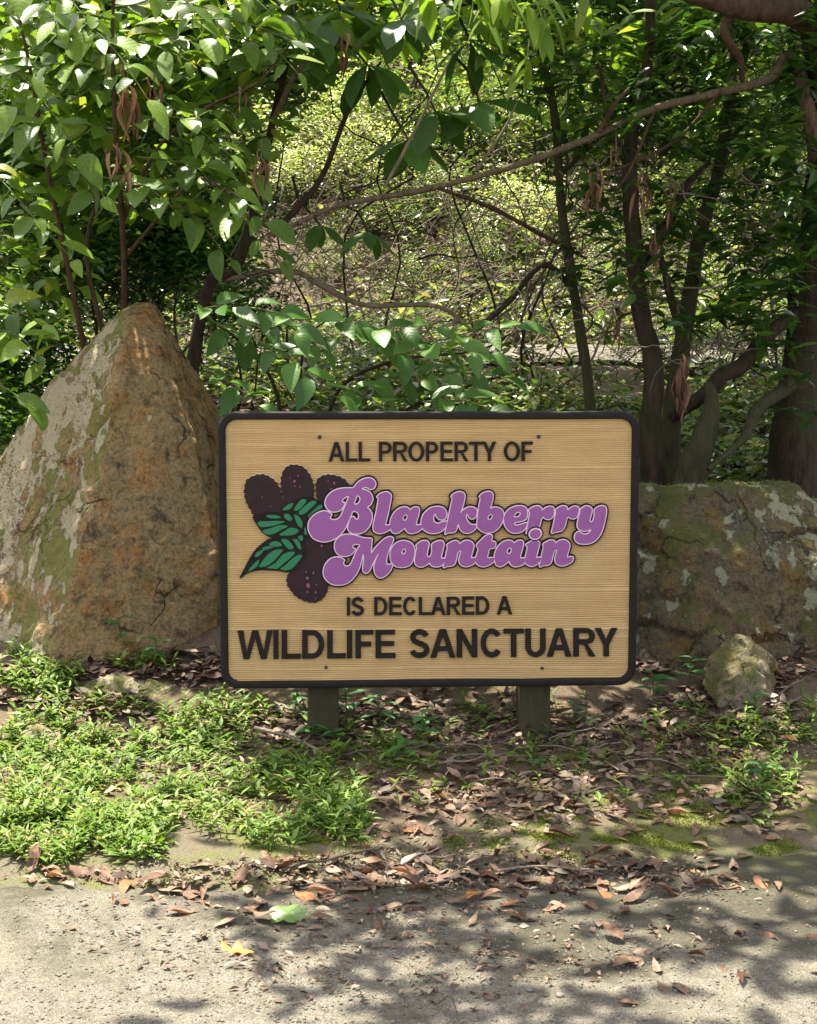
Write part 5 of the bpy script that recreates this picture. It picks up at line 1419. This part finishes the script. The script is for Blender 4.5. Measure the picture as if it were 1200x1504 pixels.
def bush(u, v, Y, s, key, label, group, sz=1.0):
    if label in BUSH_SEEN: label = ('larger ' if s > BUSH_SEEN[label] else 'smaller ') + label
    BUSH_SEEN[label] = s
    if Y > 6.5:                     # stand it on the slope
        Y0 = Y
        while H1(P(u, v, Y).x, Y) < P(u, v, Y).z - 0.45 * s * (Y + 4.3) / (Y0 + 4.3) and Y < 26: Y += 0.2
        s *= (Y + 4.3) / (Y0 + 4.3)
    c = P(u, v, Y)
    root = empty('bush', (c.x, c.y, H1(c.x, c.y)))
    tag(root, label, 'bush', group)
    dz = c.z - root.location.z
    cr = obj('crown', CR[key], None, root, (0, 0, dz)); cr.scale = (s, s, s * sz); cr.rotation_euler = (0, 0, random.uniform(0, 6.28))
    if Y < 6.5 and dz > .6 * s:
        for q in range(1):
            a = Vector((random.uniform(-.25, .25), random.uniform(-.1, .3), 0))
            tube('stem', wiggle(root.location + a, c + Vector((random.uniform(-.3, .3) * s, 0, -.2 * s)), .07, 5), [.008, .003], M['bark_dark'], root, 6, 16, .2)
        return root
    st = obj('stem', random.choice(STEM), None, root, (0, 0, dz)); st.scale = (s, s, min(max(s * .8, .1), 1.0) if dz < .5 * s else dz * 2 + .1); st.rotation_euler = (0, 0, random.uniform(0, 6.28))
    return root
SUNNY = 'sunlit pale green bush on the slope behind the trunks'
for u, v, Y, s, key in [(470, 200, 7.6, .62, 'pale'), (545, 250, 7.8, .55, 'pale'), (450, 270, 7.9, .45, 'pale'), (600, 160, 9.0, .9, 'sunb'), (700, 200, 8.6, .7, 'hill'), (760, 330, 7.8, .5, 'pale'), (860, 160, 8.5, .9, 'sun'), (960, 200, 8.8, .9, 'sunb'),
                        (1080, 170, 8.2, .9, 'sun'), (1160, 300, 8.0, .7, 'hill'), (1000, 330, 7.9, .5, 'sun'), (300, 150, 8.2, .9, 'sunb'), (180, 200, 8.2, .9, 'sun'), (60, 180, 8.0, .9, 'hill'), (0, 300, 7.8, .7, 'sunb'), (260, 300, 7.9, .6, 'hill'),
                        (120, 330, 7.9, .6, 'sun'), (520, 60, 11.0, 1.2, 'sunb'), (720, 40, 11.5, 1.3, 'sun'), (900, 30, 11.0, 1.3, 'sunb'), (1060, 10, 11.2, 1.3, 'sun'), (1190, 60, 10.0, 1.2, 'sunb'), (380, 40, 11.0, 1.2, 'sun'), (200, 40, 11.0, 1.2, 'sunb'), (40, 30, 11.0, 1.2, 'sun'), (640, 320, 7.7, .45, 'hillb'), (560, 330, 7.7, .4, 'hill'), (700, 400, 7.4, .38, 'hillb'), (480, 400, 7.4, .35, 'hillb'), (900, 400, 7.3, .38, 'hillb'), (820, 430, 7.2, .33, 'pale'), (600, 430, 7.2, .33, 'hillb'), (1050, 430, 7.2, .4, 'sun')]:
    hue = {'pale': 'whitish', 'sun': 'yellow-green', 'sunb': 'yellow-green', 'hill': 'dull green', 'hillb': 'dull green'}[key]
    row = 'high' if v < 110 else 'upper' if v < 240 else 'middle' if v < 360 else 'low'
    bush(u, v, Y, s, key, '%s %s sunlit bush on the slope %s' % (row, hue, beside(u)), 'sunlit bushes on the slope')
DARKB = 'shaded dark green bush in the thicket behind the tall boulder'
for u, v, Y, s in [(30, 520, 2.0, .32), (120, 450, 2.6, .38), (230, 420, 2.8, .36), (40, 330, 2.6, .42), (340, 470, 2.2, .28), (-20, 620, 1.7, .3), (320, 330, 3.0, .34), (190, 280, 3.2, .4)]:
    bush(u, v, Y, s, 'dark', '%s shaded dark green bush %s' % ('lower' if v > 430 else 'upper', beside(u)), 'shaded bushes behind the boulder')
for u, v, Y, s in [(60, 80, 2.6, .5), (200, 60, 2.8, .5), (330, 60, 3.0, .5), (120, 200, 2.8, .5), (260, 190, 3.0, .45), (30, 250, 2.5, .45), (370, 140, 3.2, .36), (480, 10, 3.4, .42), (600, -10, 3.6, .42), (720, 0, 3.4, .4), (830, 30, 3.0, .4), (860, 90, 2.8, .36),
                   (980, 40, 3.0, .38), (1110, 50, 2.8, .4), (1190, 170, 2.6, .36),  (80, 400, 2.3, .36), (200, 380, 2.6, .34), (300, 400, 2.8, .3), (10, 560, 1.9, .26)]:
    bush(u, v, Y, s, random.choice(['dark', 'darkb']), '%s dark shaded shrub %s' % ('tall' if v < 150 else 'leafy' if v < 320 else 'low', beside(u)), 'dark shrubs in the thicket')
for u, v, Y, s in [(850, 100, 4.5, .5), (960, 90, 4.8, .55), (1100, 110, 4.6, .5), (1050, 270, 4.4, .38), (740, 90, 5.0, .5), (1180, 200, 4.6, .45)]:
    bush(u, v, Y, s, 'big', 'backlit large-leaved %sbush glowing %s' % ('high ' if v < 150 else '', beside(u)), 'glowing bushes behind the right-hand trunks')

def hillside_leaves(n, y0, y1, L, mat, name, zmax, seed, thr=-.15):
    r = np.random.default_rng(seed)
    y = r.uniform(y0, y1, n * 2)
    half = (y + 4.33) * 0.30 + .6
    x = r.uniform(-1, 1, n * 2) * half
    dens = fbm(np.stack([x * 1.1, y * 1.1, x * 0], 1), 3, seed)
    keep = (dens > thr + r.normal(0, .12, n * 2)) & ~((y > 4.6) & (y < 6.4)) & ~((y > 3.4) & (y < 6.5) & (x > .3) & (x < 1.35))
    x, y = x[keep][:n], y[keep][:n]
    n = len(x)
    z = H(x, y) + zmax * r.random(n) ** 1.6 * (0.4 + .6 * np.clip(fbm(np.stack([x * 2, y * 2, x * 0], 1), 2, seed + 3) + .5, 0, 1))
    pos = np.stack([x, y, z], 1)
    zz = r.uniform(-.5, .6, n); a = r.uniform(0, 2 * np.pi, n); q = np.sqrt(1 - zz * zz)
    d = np.stack([q * np.cos(a), q * np.sin(a), zz], 1)
    up = np.stack([r.normal(0, .4, n), r.normal(0, .4, n), np.ones(n)], 1)
    l = r.uniform(*L, n)
    o = scatter(name, T_Q, pos, d, up, l, l * .45, mat)
    return tag(o, kind='stuff')
tag(hillside_leaves(52000, 6.3, 17, (.05, .13), M['leaf_hill'], 'undergrowth', .55, 41), 'low leafy undergrowth covering the slope', 'undergrowth')
tag(hillside_leaves(26000, 6.3, 16, (.05, .10), M['litter'], 'leaf_litter', .05, 43, -.6), 'brown leaf litter on the slope under the bushes', 'leaf litter')
tag(hillside_leaves(24000, 1.4, 4.7, (.035, .09), M['leaf_hill'], 'undergrowth', .34, 47, -.12), 'low green undergrowth between the trunks and the far path', 'undergrowth')
tag(hillside_leaves(9000, 0.9, 4.7, (.05, .10), M['litter'], 'leaf_litter', .03, 49, -.7), 'brown leaf litter on the ground behind the boulders', 'leaf litter')
# thin sticks and saplings standing on the slope
for k in range(34):
    Y = random.uniform(3.0, 8.5); u = random.uniform(380, 1180) if k < 26 else random.uniform(0, 380)
    c = P(u, 0, Y); x = c.x; z = H1(x, Y)
    h = random.uniform(.5, 1.7)
    lean = random.uniform(-.7, .7)
    r0 = random.uniform(.004, .012)
    o = tube('bare_sapling', wiggle((x, Y, z - .05), (x + lean * h, Y + random.uniform(-.2, .2), z + h), .03, 4), [r0, r0 * .35], M[random.choice(['twig', 'twig_pale', 'bark_dark'])], None, 5, 12)
    tag(o, 'thin bare %s sapling on the slope %s' % ('upright' if abs(lean) < .25 else 'leaning', beside(u)), 'sapling', 'thin bare saplings on the slope')

# ------------------------------------------------------------------ ground cover
def ground_at(u, v):
    """where the view ray through a photo pixel meets the bank or the road"""
    lo, hi = -3.0, 1.2
    ys = np.linspace(lo, hi, 211)
    p = [P(u, v, y) for y in ys]
    z = G([q.x for q in p], ys)
    for k in range(len(ys)):
        if p[k].z <= z[k]: return Vector((p[k].x, ys[k], z[k]))
    q = P(u, v, hi)
    return Vector((q.x, hi, H1(q.x, hi)))
# fast inverse on a grid of pixels
_gu = np.linspace(-60, 1260, 34); _gv = np.linspace(930, 1520, 60)
_tab = np.array([[tuple(ground_at(u, v)) for u in _gu] for v in _gv])
def gpx(u, v):
    u = np.asarray(u, float); v = np.asarray(v, float)
    fu = np.clip((u - _gu[0]) / (_gu[1] - _gu[0]), 0, len(_gu) - 1.001); fv = np.clip((v - _gv[0]) / (_gv[1] - _gv[0]), 0, len(_gv) - 1.001)
    i, j = fu.astype(int), fv.astype(int); a, b = (fu - i)[:, None], (fv - j)[:, None]
    q = _tab[j, i] * (1 - a) * (1 - b) + _tab[j, i + 1] * a * (1 - b) + _tab[j + 1, i] * (1 - a) * b + _tab[j + 1, i + 1] * a * b
    q[:, 2] = G(q[:, 0], q[:, 1])
    return q
def blobs(bl, r):
    us, vs = [], []
    for u, v, ru, rv, n in bl:
        a = r.uniform(0, 2 * np.pi, n); q = np.sqrt(r.random(n)) * (0.75 + .35 * np.sin(a * 3 + u) * r.random(n))
        us.append(u + ru * q * np.cos(a)); vs.append(v + rv * q * np.sin(a))
    return np.concatenate(us), np.concatenate(vs)

r_g = np.random.default_rng(99)
GB = [(90, 1130, 140, 95, 330), (60, 1235, 120, 48, 300), (180, 1225, 110, 50, 190), (60, 1010, 90, 45, 80), (40, 965, 60, 18, 20), (215, 985, 60, 14, 10), (290, 1090, 100, 60, 100), (420, 1150, 110, 45, 90), (495, 1205, 65, 45, 130), (350, 1045, 70, 35, 34), (610, 1095, 60, 28, 22), (540, 1115, 70, 30, 30),
      (930, 1015, 60, 20, 16), (1110, 1085, 90, 45, 44), (1120, 1165, 80, 35, 50), (860, 1130, 60, 25, 16), (1000, 1070, 80, 35, 20), (700, 1060, 70, 25, 14), (400, 1230, 90, 25, 40), (1190, 1060, 30, 60, 22), (600, 1180, 60, 30, 14), (300, 1180, 100, 60, 60)]
gu, gv = blobs([(a, b, c, d, int(e * (1.6 if a < 600 else .9))) for a, b, c, d, e in GB] + [(60, 1000, 110, 30, 90), (150, 1045, 110, 18, 50), (230, 985, 90, 14, 34), (280, 1130, 300, 120, 160), (900, 1120, 320, 110, 70), (1110, 1130, 110, 100, 70), (640, 1120, 200, 60, 40)], r_g)
ok = (gv > 955) & (gv < 1285) & ~((gu > 300) & (gu < 960) & (gv < 1030))
base = gpx(gu[ok], gv[ok])
base = base[base[:, 1] > -0.93]
T_G = leaf_template(4, 'lance', 0.10, 0.22)
pos, dd, uu, ll, rn = [], [], [], [], []
stemV, stemF, so = [], [], 0
for b in base:
    if vnoise(np.array([[b[0] * 7, b[1] * 7, 0]]), 61)[0] < -.62: continue
    h = r_g.uniform(.010, .060) * (.6 + .6 * r_g.random()); az = r_g.uniform(0, 2 * np.pi); lean = r_g.uniform(.1, .6)
    top = b + np.array([math.cos(az) * lean * h, math.sin(az) * lean * h, h])
    nl = r_g.integers(4, 7); a0 = r_g.uniform(0, 2 * np.pi); rv_ = r_g.random()
    V, f = tube_geo(spline([b - np.array([0, 0, .01]), (b + top) / 2 + r_g.normal(0, .004, 3), top], 3), [.0012, .0008], 3)
    stemV.append(V); stemF.append(f + so); so += len(V)
    for k in range(nl):
        t = .25 + .75 * k / (nl - 1)
        a = a0 + math.pi * k + r_g.normal(0, .5)
        el = r_g.uniform(.0, .7) + (.5 if k == nl - 1 else 0)
        pos.append(b + (top - b) * t); dd.append((math.cos(a), math.sin(a), el)); uu.append((r_g.normal(0, .2), r_g.normal(-.1, .2), 1))
        ll.append(r_g.uniform(.018, .042)); rn.append((rv_ * .7 + .3 * r_g.random()))
ll = np.array(ll)
go = scatter('grass', T_G, np.array(pos), np.array(dd), np.array(uu), ll, ll * r_g.uniform(.18, .38, len(ll)), M['grass'], None, np.array(rn))
tag(go, 'bright green bamboo-like grass covering the bank below the boulders and sign', 'grass', kind='stuff')
sm_ = obj('stalks', mesh_np('stalks', np.concatenate(stemV), [np.concatenate(stemF)]), M['stem_green'], go)
sm_['kind'] = 'stuff'

# broader seedlings one can pick out
SEED = [leaf_data('seed%d' % k, .48 - .1 * k, nl=5, shape='ovate', fold=.08, droop=.15 + .1 * k) for k in range(3)]
for m_ in SEED: m_.materials.append(M['seedling'])
def seedling(u, v, h, n, L, label):
    b = Vector(gpx([u], [v])[0])
    root = empty('seedling', b); tag(root, label, 'seedling', 'seedlings on the bank')
    top = b + Vector((random.uniform(-.2, .2) * h, random.uniform(-.4, .1) * h, h))
    tube('stem', [b - Vector((0, 0, .01)), (b + top) / 2, top], [.0025, .0018, .0012], M['stem_green'], root, 4, 6)
    for k in range(n):
        t = .3 + .7 * k / max(1, n - 1); a = k * 2.4 + random.random()
        leaf_obj('leaf', random.choice(SEED), None, root, b.lerp(top, t), Vector((math.cos(a), math.sin(a), random.uniform(.0, .5))), Vector((0, -.15, 1)), L * random.uniform(.7, 1.1))
for u, v, h, n, L, w in [(560, 1070, .10, 9, .075, 'broad-leaved seedling between the two sign posts, nearest the middle'), (510, 1062, .11, 8, .06, 'seedling right against the right side of the left post'), (628, 1092, .09, 9, .065, 'upright pale seedling left of the right post'), (458, 1088, .04, 6, .06, 'dark round-leaved seedling at the foot of the left post'), (490, 1092, .04, 6, .055, 'low seedling in front of the left post'), (590, 1118, .07, 8, .065, 'seedling in front of the gap between the posts'),
                        (432, 1058, .08, 8, .05, 'seedling left of the left post'), (232, 976, .09, 8, .06, 'seedling against the foot of the tall boulder'), (178, 966, .13, 6, .06, 'thin seedling leaning on the tall boulder near the flat stone'), (845, 1060, .05, 7, .045, 'small seedling right of the right post'), (792, 1128, .03, 6, .045, 'tiny seedling on the moss patch below the right post'), (1010, 1010, .10, 7, .075, 'seedling left of the small pale rock'), (1110, 1050, .06, 6, .05, 'seedling in front of the small pale rock'), (960, 1030, .09, 7, .075, 'seedling below the lower right corner of the sign'), (1100, 920, .05, 4, .06, 'seedling growing on the face of the broad boulder'), (1120, 1150, .05, 8, .06, 'pale seedling on the green patch at the right')]:
    seedling(u, v, h, n, L, w)

# ------------------------------------------------------------------ moss cushions
MB = [(800, 1112, 75, 20, 3000), (410, 1275, 75, 18, 2600), (870, 1245, 80, 18, 2600), (700, 1240, 70, 14, 1600), (1090, 1190, 110, 28, 4200), (500, 1235, 60, 14, 1200), (1140, 1245, 60, 14, 1400), (960, 1190, 80, 20, 2200), (820, 1200, 60, 18, 1400), (250, 1300, 80, 10, 900), (620, 1270, 60, 10, 900), (190, 1010, 60, 8, 500), (1000, 1110, 60, 20, 1200), (780, 1230, 50, 14, 1200), (990, 1240, 60, 12, 1000)]
mu, mv = blobs([(a, b, c * 1.15, d * 1.25, int(e * 2.2)) for a, b, c, d, e in MB] + [(900, 1230, 300, 45, 9000), (480, 1250, 200, 35, 4000), (150, 1280, 150, 18, 2000)], r_g)
mp = gpx(mu, mv)
keep = fbm(np.stack([mp[:, 0] * 18, mp[:, 1] * 18, mp[:, 0] * 0], 1), 3, 77) > .02
mp = mp[keep]; n = len(mp)
T_S = (np.array([(0, -.5, 0), (0, .5, 0), (1, 0, 0)], float), np.zeros((0, 4), int), np.array([(0, 1, 2)]), np.zeros((3, 3)))
md_ = rand_dirs(n, .35, 1.0)
ms = scatter('moss', T_S, mp - np.array([0, 0, .002]), md_, rand_dirs(n), r_g.uniform(.004, .010, n), .0035, M['moss'])
tag(ms, 'yellow-green moss cushions along the edge of the road', 'moss', kind='stuff')

# ------------------------------------------------------------------ fallen leaves
FALL = [leaf_data('fall%d' % k, a, nl=7, shape=s, fold=f, droop=d, curl=c) for k, (a, s, f, d, c) in enumerate([(.38, 'ovate', .45, -.06, 1.2), (.33, 'lance', .2, .12, .8), (.40, 'ovate', -.3, .10, -1.0), (.30, 'lance', .9, -.10, .6), (.38, 'obovate', .15, .14, 1.6), (.34, 'ovate', -.5, -.05, 1.0)])]
for m_ in FALL: m_.materials.append(M['dead_leaf'])
def fallen(me, b, L, label, group, lift=.004, tilt=.13):
    a = random.uniform(0, 2 * math.pi)
    d = Vector((math.cos(a), math.sin(a), random.gauss(0, tilt)))
    up = Vector((random.gauss(0, tilt), random.gauss(0, tilt), 1 if random.random() < .75 else -1))
    o = leaf_obj('fallen_leaf', me, None, None, Vector(b) + Vector((0, 0, lift + abs(d.z) * L * .35)), d, up, L)
    return tag(o, label, 'leaf', group)
FB = [(640, 1290, 560, 70, 60), (560, 1330, 300, 60, 22), (900, 1290, 320, 80, 36), (1000, 1400, 240, 100, 18), (300, 1330, 160, 35, 20), (120, 1295, 150, 24, 16), (760, 1190, 300, 70, 72), (1080, 1100, 110, 60, 24), (460, 1130, 120, 60, 16), (1150, 1000, 60, 40, 14)]
fu_, fv_ = blobs(FB, r_g)
fp = gpx(fu_, fv_)
cnt = 0
for b, v, u in zip(fp, fv_, fu_):
    if cnt >= 290: break
    on_road = b[1] < -.86
    fallen(random.choice(FALL), b, random.uniform(.04, .08) if not on_road else random.uniform(.045, .085),
           ('dry brown leaf on the bare road ' if b[1] < -1.0 else 'dry brown leaf at the leafy road edge ' if on_road else 'dry brown leaf on the bank ') + below(u),
           'fallen leaves on the road' if on_road else 'fallen leaves on the bank', .006)
    cnt += 1
SPEC = [(325, 1393, 'dead_leaf_yellow', .085, 'yellow-orange fallen leaf on the road beside a round orange one'), (348, 1408, 'dead_leaf_orange', .05, 'round orange fallen leaf on the road beside a longer yellow one'), (686, 1330, 'dead_leaf_orange', .06, 'bright orange fallen leaf on the road below the middle of the sign'), (1155, 1090, 'dead_leaf_orange', .05, 'orange fallen leaf upright in the green patch at the right')]
for u, v, mt, L, lb in SPEC:
    me = FALL[0].copy(); me.materials.clear(); me.materials.append(M[mt])
    fallen(me, gpx([u], [v])[0], L * 1.15, lb, None, .010, .04)
# fresh green lobed leaf on the road
def lobed():
    ang = np.linspace(0, 2 * np.pi, 40, endpoint=False)
    rad = .36 + .10 * np.abs(np.cos(ang * 2.5)) + .03 * np.sin(ang * 7)
    V = [(0.4, 0, .03)] + [(0.4 + r * math.cos(a), r * math.sin(a) * .85, .05 * math.sin(a * 3 + .5)) for a, r in zip(ang, rad)]
    V += [(-.02, .0, .0)]
    Fc = [(0, 1 + k, 1 + (k + 1) % 40) for k in range(40)]
    UV = [(v[0], v[1] * 2, 0) for v in V]
    return mesh_np('leaf', V, [np.array(Fc)], {'luv': ('FLOAT_VECTOR', UV), 'rnd': ('FLOAT', np.zeros(len(V)))})
lm = lobed(); lm.materials.append(M['fresh_leaf'])
b = Vector(gpx([424], [1353])[0])
tag(leaf_obj('fallen_leaf', lm, None, None, b + Vector((-.04, 0, .012)), (1, .15, .06), (.1, -.25, 1), .095), 'fresh green leaf lying on the road among brown ones', 'leaf')
# the rest of the litter under and around the sign
LB = [(640, 1060, 330, 60, 900), (1080, 1040, 140, 70, 700), (760, 1160, 330, 70, 520), (1170, 980, 60, 40, 220), (300, 1000, 120, 30, 160), (450, 1070, 150, 60, 300), (250, 1130, 250, 110, 260), (640, 1290, 560, 26, 260), (930, 1080, 160, 60, 420), (270, 985, 120, 26, 520), (120, 985, 130, 26, 420), (150, 1040, 120, 22, 420), (30, 1030, 60, 20, 200), (960, 985, 60, 20, 160), (1110, 1190, 120, 50, 160), (60, 1000, 110, 40, 200), (1000, 1150, 180, 60, 200)]
lu, lv = blobs([(a, b, c, d, int(e * .55)) for a, b, c, d, e in LB], r_g)
lp = gpx(lu, lv); n = len(lp)
a = r_g.uniform(0, 2 * np.pi, n)
d = np.stack([np.cos(a), np.sin(a), r_g.normal(0, .28, n)], 1)
up = np.stack([r_g.normal(0, .3, n), r_g.normal(0, .3, n), np.ones(n)], 1)
l = r_g.uniform(.02, .062, n)
lo_ = scatter('leaf_litter', leaf_template(4, 'ovate', .25, -.15, .9), lp + np.array([0, 0, .003]) + r_g.random((n, 1)) * np.array([0, 0, .012]), d, up, l, l * .42, M['litter'])
tag(lo_, 'matted brown leaf litter around the sign posts', 'leaf litter', kind='stuff')

# ------------------------------------------------------------------ fallen twigs
TB = [(560, 1080, 200, 40, 12), (760, 1130, 250, 50, 14), (1040, 1050, 130, 50, 16), (640, 1290, 400, 40, 8), (330, 1060, 100, 40, 5)]
tu, tv = blobs(TB, r_g)
for u, v in zip(tu, tv):
    b = gpx([u], [v])[0]
    a = random.uniform(-.6, .6); L = random.uniform(.08, .30)
    e = np.array([b[0] + math.cos(a) * L, b[1] + math.sin(a) * L, 0]); e[2] = G1(e[0], e[1])
    r0 = random.uniform(.0018, .0045)
    o = tube('fallen_twig', wiggle(Vector(b) + Vector((0, 0, .01)), Vector(e) + Vector((0, 0, random.uniform(.008, .03))), .035, 4), [r0, r0 * .5], M[random.choice(['twig', 'twig_pale', 'twig_pale'])], None, 5, 10)
    tag(o, 'thin dead twig on the leaf litter ' + below(u), 'twig', 'fallen twigs')
b, e = gpx([375, 470], [1082, 1112])
o = tube('fallen_stick', [Vector(b) + Vector((0, 0, .02)), (Vector(b) + Vector(e)) / 2 + Vector((0, 0, .03)), Vector(e) + Vector((0, 0, .02))], [.007, .006, .004], M['twig_pale'], None, 7, 12, .1)
tag(o, 'pale dead stick lying left of the left post', 'stick')
b, e = gpx([0, 640], [0, 0]) if False else gpx([590, 690], [1294, 1325])
o = tube('fallen_stick', [Vector(b) + Vector((0, 0, .008)), Vector(e) + Vector((0, 0, .008))], [.0035, .0025], M['twig'], None, 6, 8, .1)
tag(o, 'short straight dark stick on the road edge below the sign middle', 'stick')
b, e = gpx([618, 672], [1462, 1498])
o = tube('fallen_stick', wiggle(Vector(b) + Vector((0, 0, .006)), Vector(e) + Vector((0, 0, .006)), .06, 4), [.0022, .0014], M['twig'], None, 5, 10)
tag(o, 'thin crooked brown twig on the road at the very bottom', 'stick')

# ------------------------------------------------------------------ pebbles and grit
peb = []
for k in range(3):
    bm = bmesh.new(); bmesh.ops.create_icosphere(bm, subdivisions=2, radius=1.0)
    me = bpy.data.meshes.new('pebble'); bm.to_mesh(me); bm.free()
    co = np.array([v.co[:] for v in me.vertices]); co *= (1 + .55 * fbm(co * 1.8 + k * 9, 3, k))[:, None]; co *= np.array([1, .8, .55])
    me.vertices.foreach_set('co', co.astype(np.float32).ravel()); me.polygons.foreach_set('use_smooth', np.ones(len(me.polygons), bool)); me.materials.append(M['pebble']); me.update()
    peb.append(me)
pu, pv = blobs([(700, 1310, 450, 40, 14), (300, 1400, 280, 60, 6), (900, 1420, 260, 70, 6), (720, 1150, 150, 50, 8)], r_g)
for u, v in zip(pu, pv):
    b = gpx([u], [v])[0]
    o = obj('pebble', random.choice(peb), None, None, (b[0], b[1], b[2] + .002))
    s = random.uniform(.003, .009); o.scale = (s, s * random.uniform(.7, 1), s); o.rotation_euler = (0, 0, random.uniform(0, 6.28))
    tag(o, 'small grey pebble on the gritty ground ' + below(u), 'pebble', 'pebbles along the road edge')
o = obj('pebble', peb[0], None, None, tuple(gpx([1085], [1207])[0] + np.array([0, 0, .006]))); o.scale = (.030, .018, .015)
tag(o, 'flat grey stone chip on the moss at the right', 'stone')
n = 5200
gu, gv = r_g.uniform(-20, 1220, n), 1285 + 235 * r_g.random(n) ** .8
gp = gpx(gu, gv)
octv = np.array([(1, 0, 0), (0, 1, 0), (-1, 0, 0), (0, -1, 0), (0, 0, .8), (0, 0, -.8)], float)
octf = np.array([(0, 1, 4), (1, 2, 4), (2, 3, 4), (3, 0, 4), (1, 0, 5), (2, 1, 5), (3, 2, 5), (0, 3, 5)])
grit = (octv, np.zeros((0, 4), int), octf, np.zeros((6, 3)))
sz = .0012 + .0042 * r_g.random(n) ** 4
gd = rand_dirs(n)
go2 = scatter('gravel', grit, gp + np.array([0, 0, .0008]), gd, rand_dirs(n), sz, sz, M['pebble'])
tag(go2, 'fine pale grit scattered over the road', 'gravel', kind='stuff')

# fine debris on the bank: bits of bark, leaf and stem
n = 9000
du, dv = blobs([(600, 1130, 640, 130, 6600), (640, 1285, 640, 40, 3000), (1080, 1060, 160, 90, 1400), (600, 1390, 640, 110, 1500), (200, 985, 220, 36, 1500)], r_g)
dp = gpx(du, dv); n = len(dp)
a = r_g.uniform(0, 2 * np.pi, n)
dd_ = np.stack([np.cos(a), np.sin(a), r_g.normal(0, .25, n)], 1)
dl = .006 + .022 * r_g.random(n) ** 2.2
db = scatter('debris', T_Q, dp + np.array([0, 0, .003]) + r_g.random((n, 1)) * np.array([0, 0, .006]), dd_, np.stack([r_g.normal(0, .4, n), r_g.normal(0, .4, n), np.ones(n)], 1), dl, dl * r_g.uniform(.1, .7, n), M['litter'])
tag(db, 'fine crumbs of bark, stem and leaf over the bank', 'debris', kind='stuff')
# tangle of fine bare twigs between the trunks and the slope
Vs, Fs, o_ = [], [], 0
for k in range(620):
    Y = random.uniform(2.6, 8.6); u = random.uniform(340, 1120); c = P(u, 0, Y)
    z = H1(c.x, Y) + random.random() ** 1.3 * 1.1; L = random.uniform(.25, .9)
    a = random.uniform(-.5, 1.3); 
    if random.random() < .5: a = math.pi - a
    q0 = Vector((c.x, Y, z)); q1 = q0 + Vector((math.cos(a) * L, random.uniform(-.2, .2), math.sin(a) * L))
    r0 = random.uniform(.0018, .0045)
    V, f = tube_geo(spline(wiggle(q0, q1, .05, 4), 9), [r0, r0 * .4], 3)
    Vs.append(V); Fs.append(f + o_); o_ += len(V)
bw = obj('brushwood', mesh_np('brushwood', np.concatenate(Vs), [np.concatenate(Fs)]), M['twig_pale'])
tag(bw, 'tangle of fine bare twigs between the trunks and the slope', 'brushwood', kind='stuff')
# low plants that screen the far path
for u, v, Y, s_ in [(560, 520, 4.0, .22), (470, 530, 4.1, .24), (380, 520, 4.2, .26), (640, 545, 4.0, .14), (930, 525, 4.1, .2), (1020, 520, 4.2, .24), (1110, 520, 4.2, .24), (1190, 520, 4.2, .24), (290, 520, 4.2, .26)]:
    bush(u, v, Y, s_, 'hill', 'low sunlit bush by the far path %s' % beside(u), 'low bushes along the far path')

# raised moss on the boulders
def rock_moss(o, cnt, leftb, upb, thr, seed):
    me = o.data; n = len(me.vertices)
    co = np.empty(n * 3, np.float32); me.vertices.foreach_get('co', co); co = co.reshape(-1, 3).astype(float)
    nr = np.empty(n * 3, np.float32); me.vertices.foreach_get('normal', nr); nr = nr.reshape(-1, 3).astype(float)
    m = fbm(co * 5.0, 4, seed, .6) + leftb * -nr[:, 0] + upb * nr[:, 2]
    idx = np.nonzero((m > thr) & (nr[:, 1] < .35))[0]
    if len(idx) == 0: return
    pick = RNG.choice(idx, cnt)
    pos = co[pick] + RNG.normal(0, .004, (cnt, 3)) - nr[pick] * .001
    d = nr[pick] + RNG.normal(0, .5, (cnt, 3))
    ms_ = scatter('moss', T_S, pos, d, rand_dirs(cnt), RNG.uniform(.003, .009, cnt), .0045, M['moss'], o)
    ms_['kind'] = 'stuff'
for o in [q for q in COL.objects if q.name.split('.')[0] == 'boulder']:
    if o.location.x < 0: rock_moss(o, 9000, .30, .05, .24, 5)
    else: rock_moss(o, 7000, .0, .40, .30, 8)
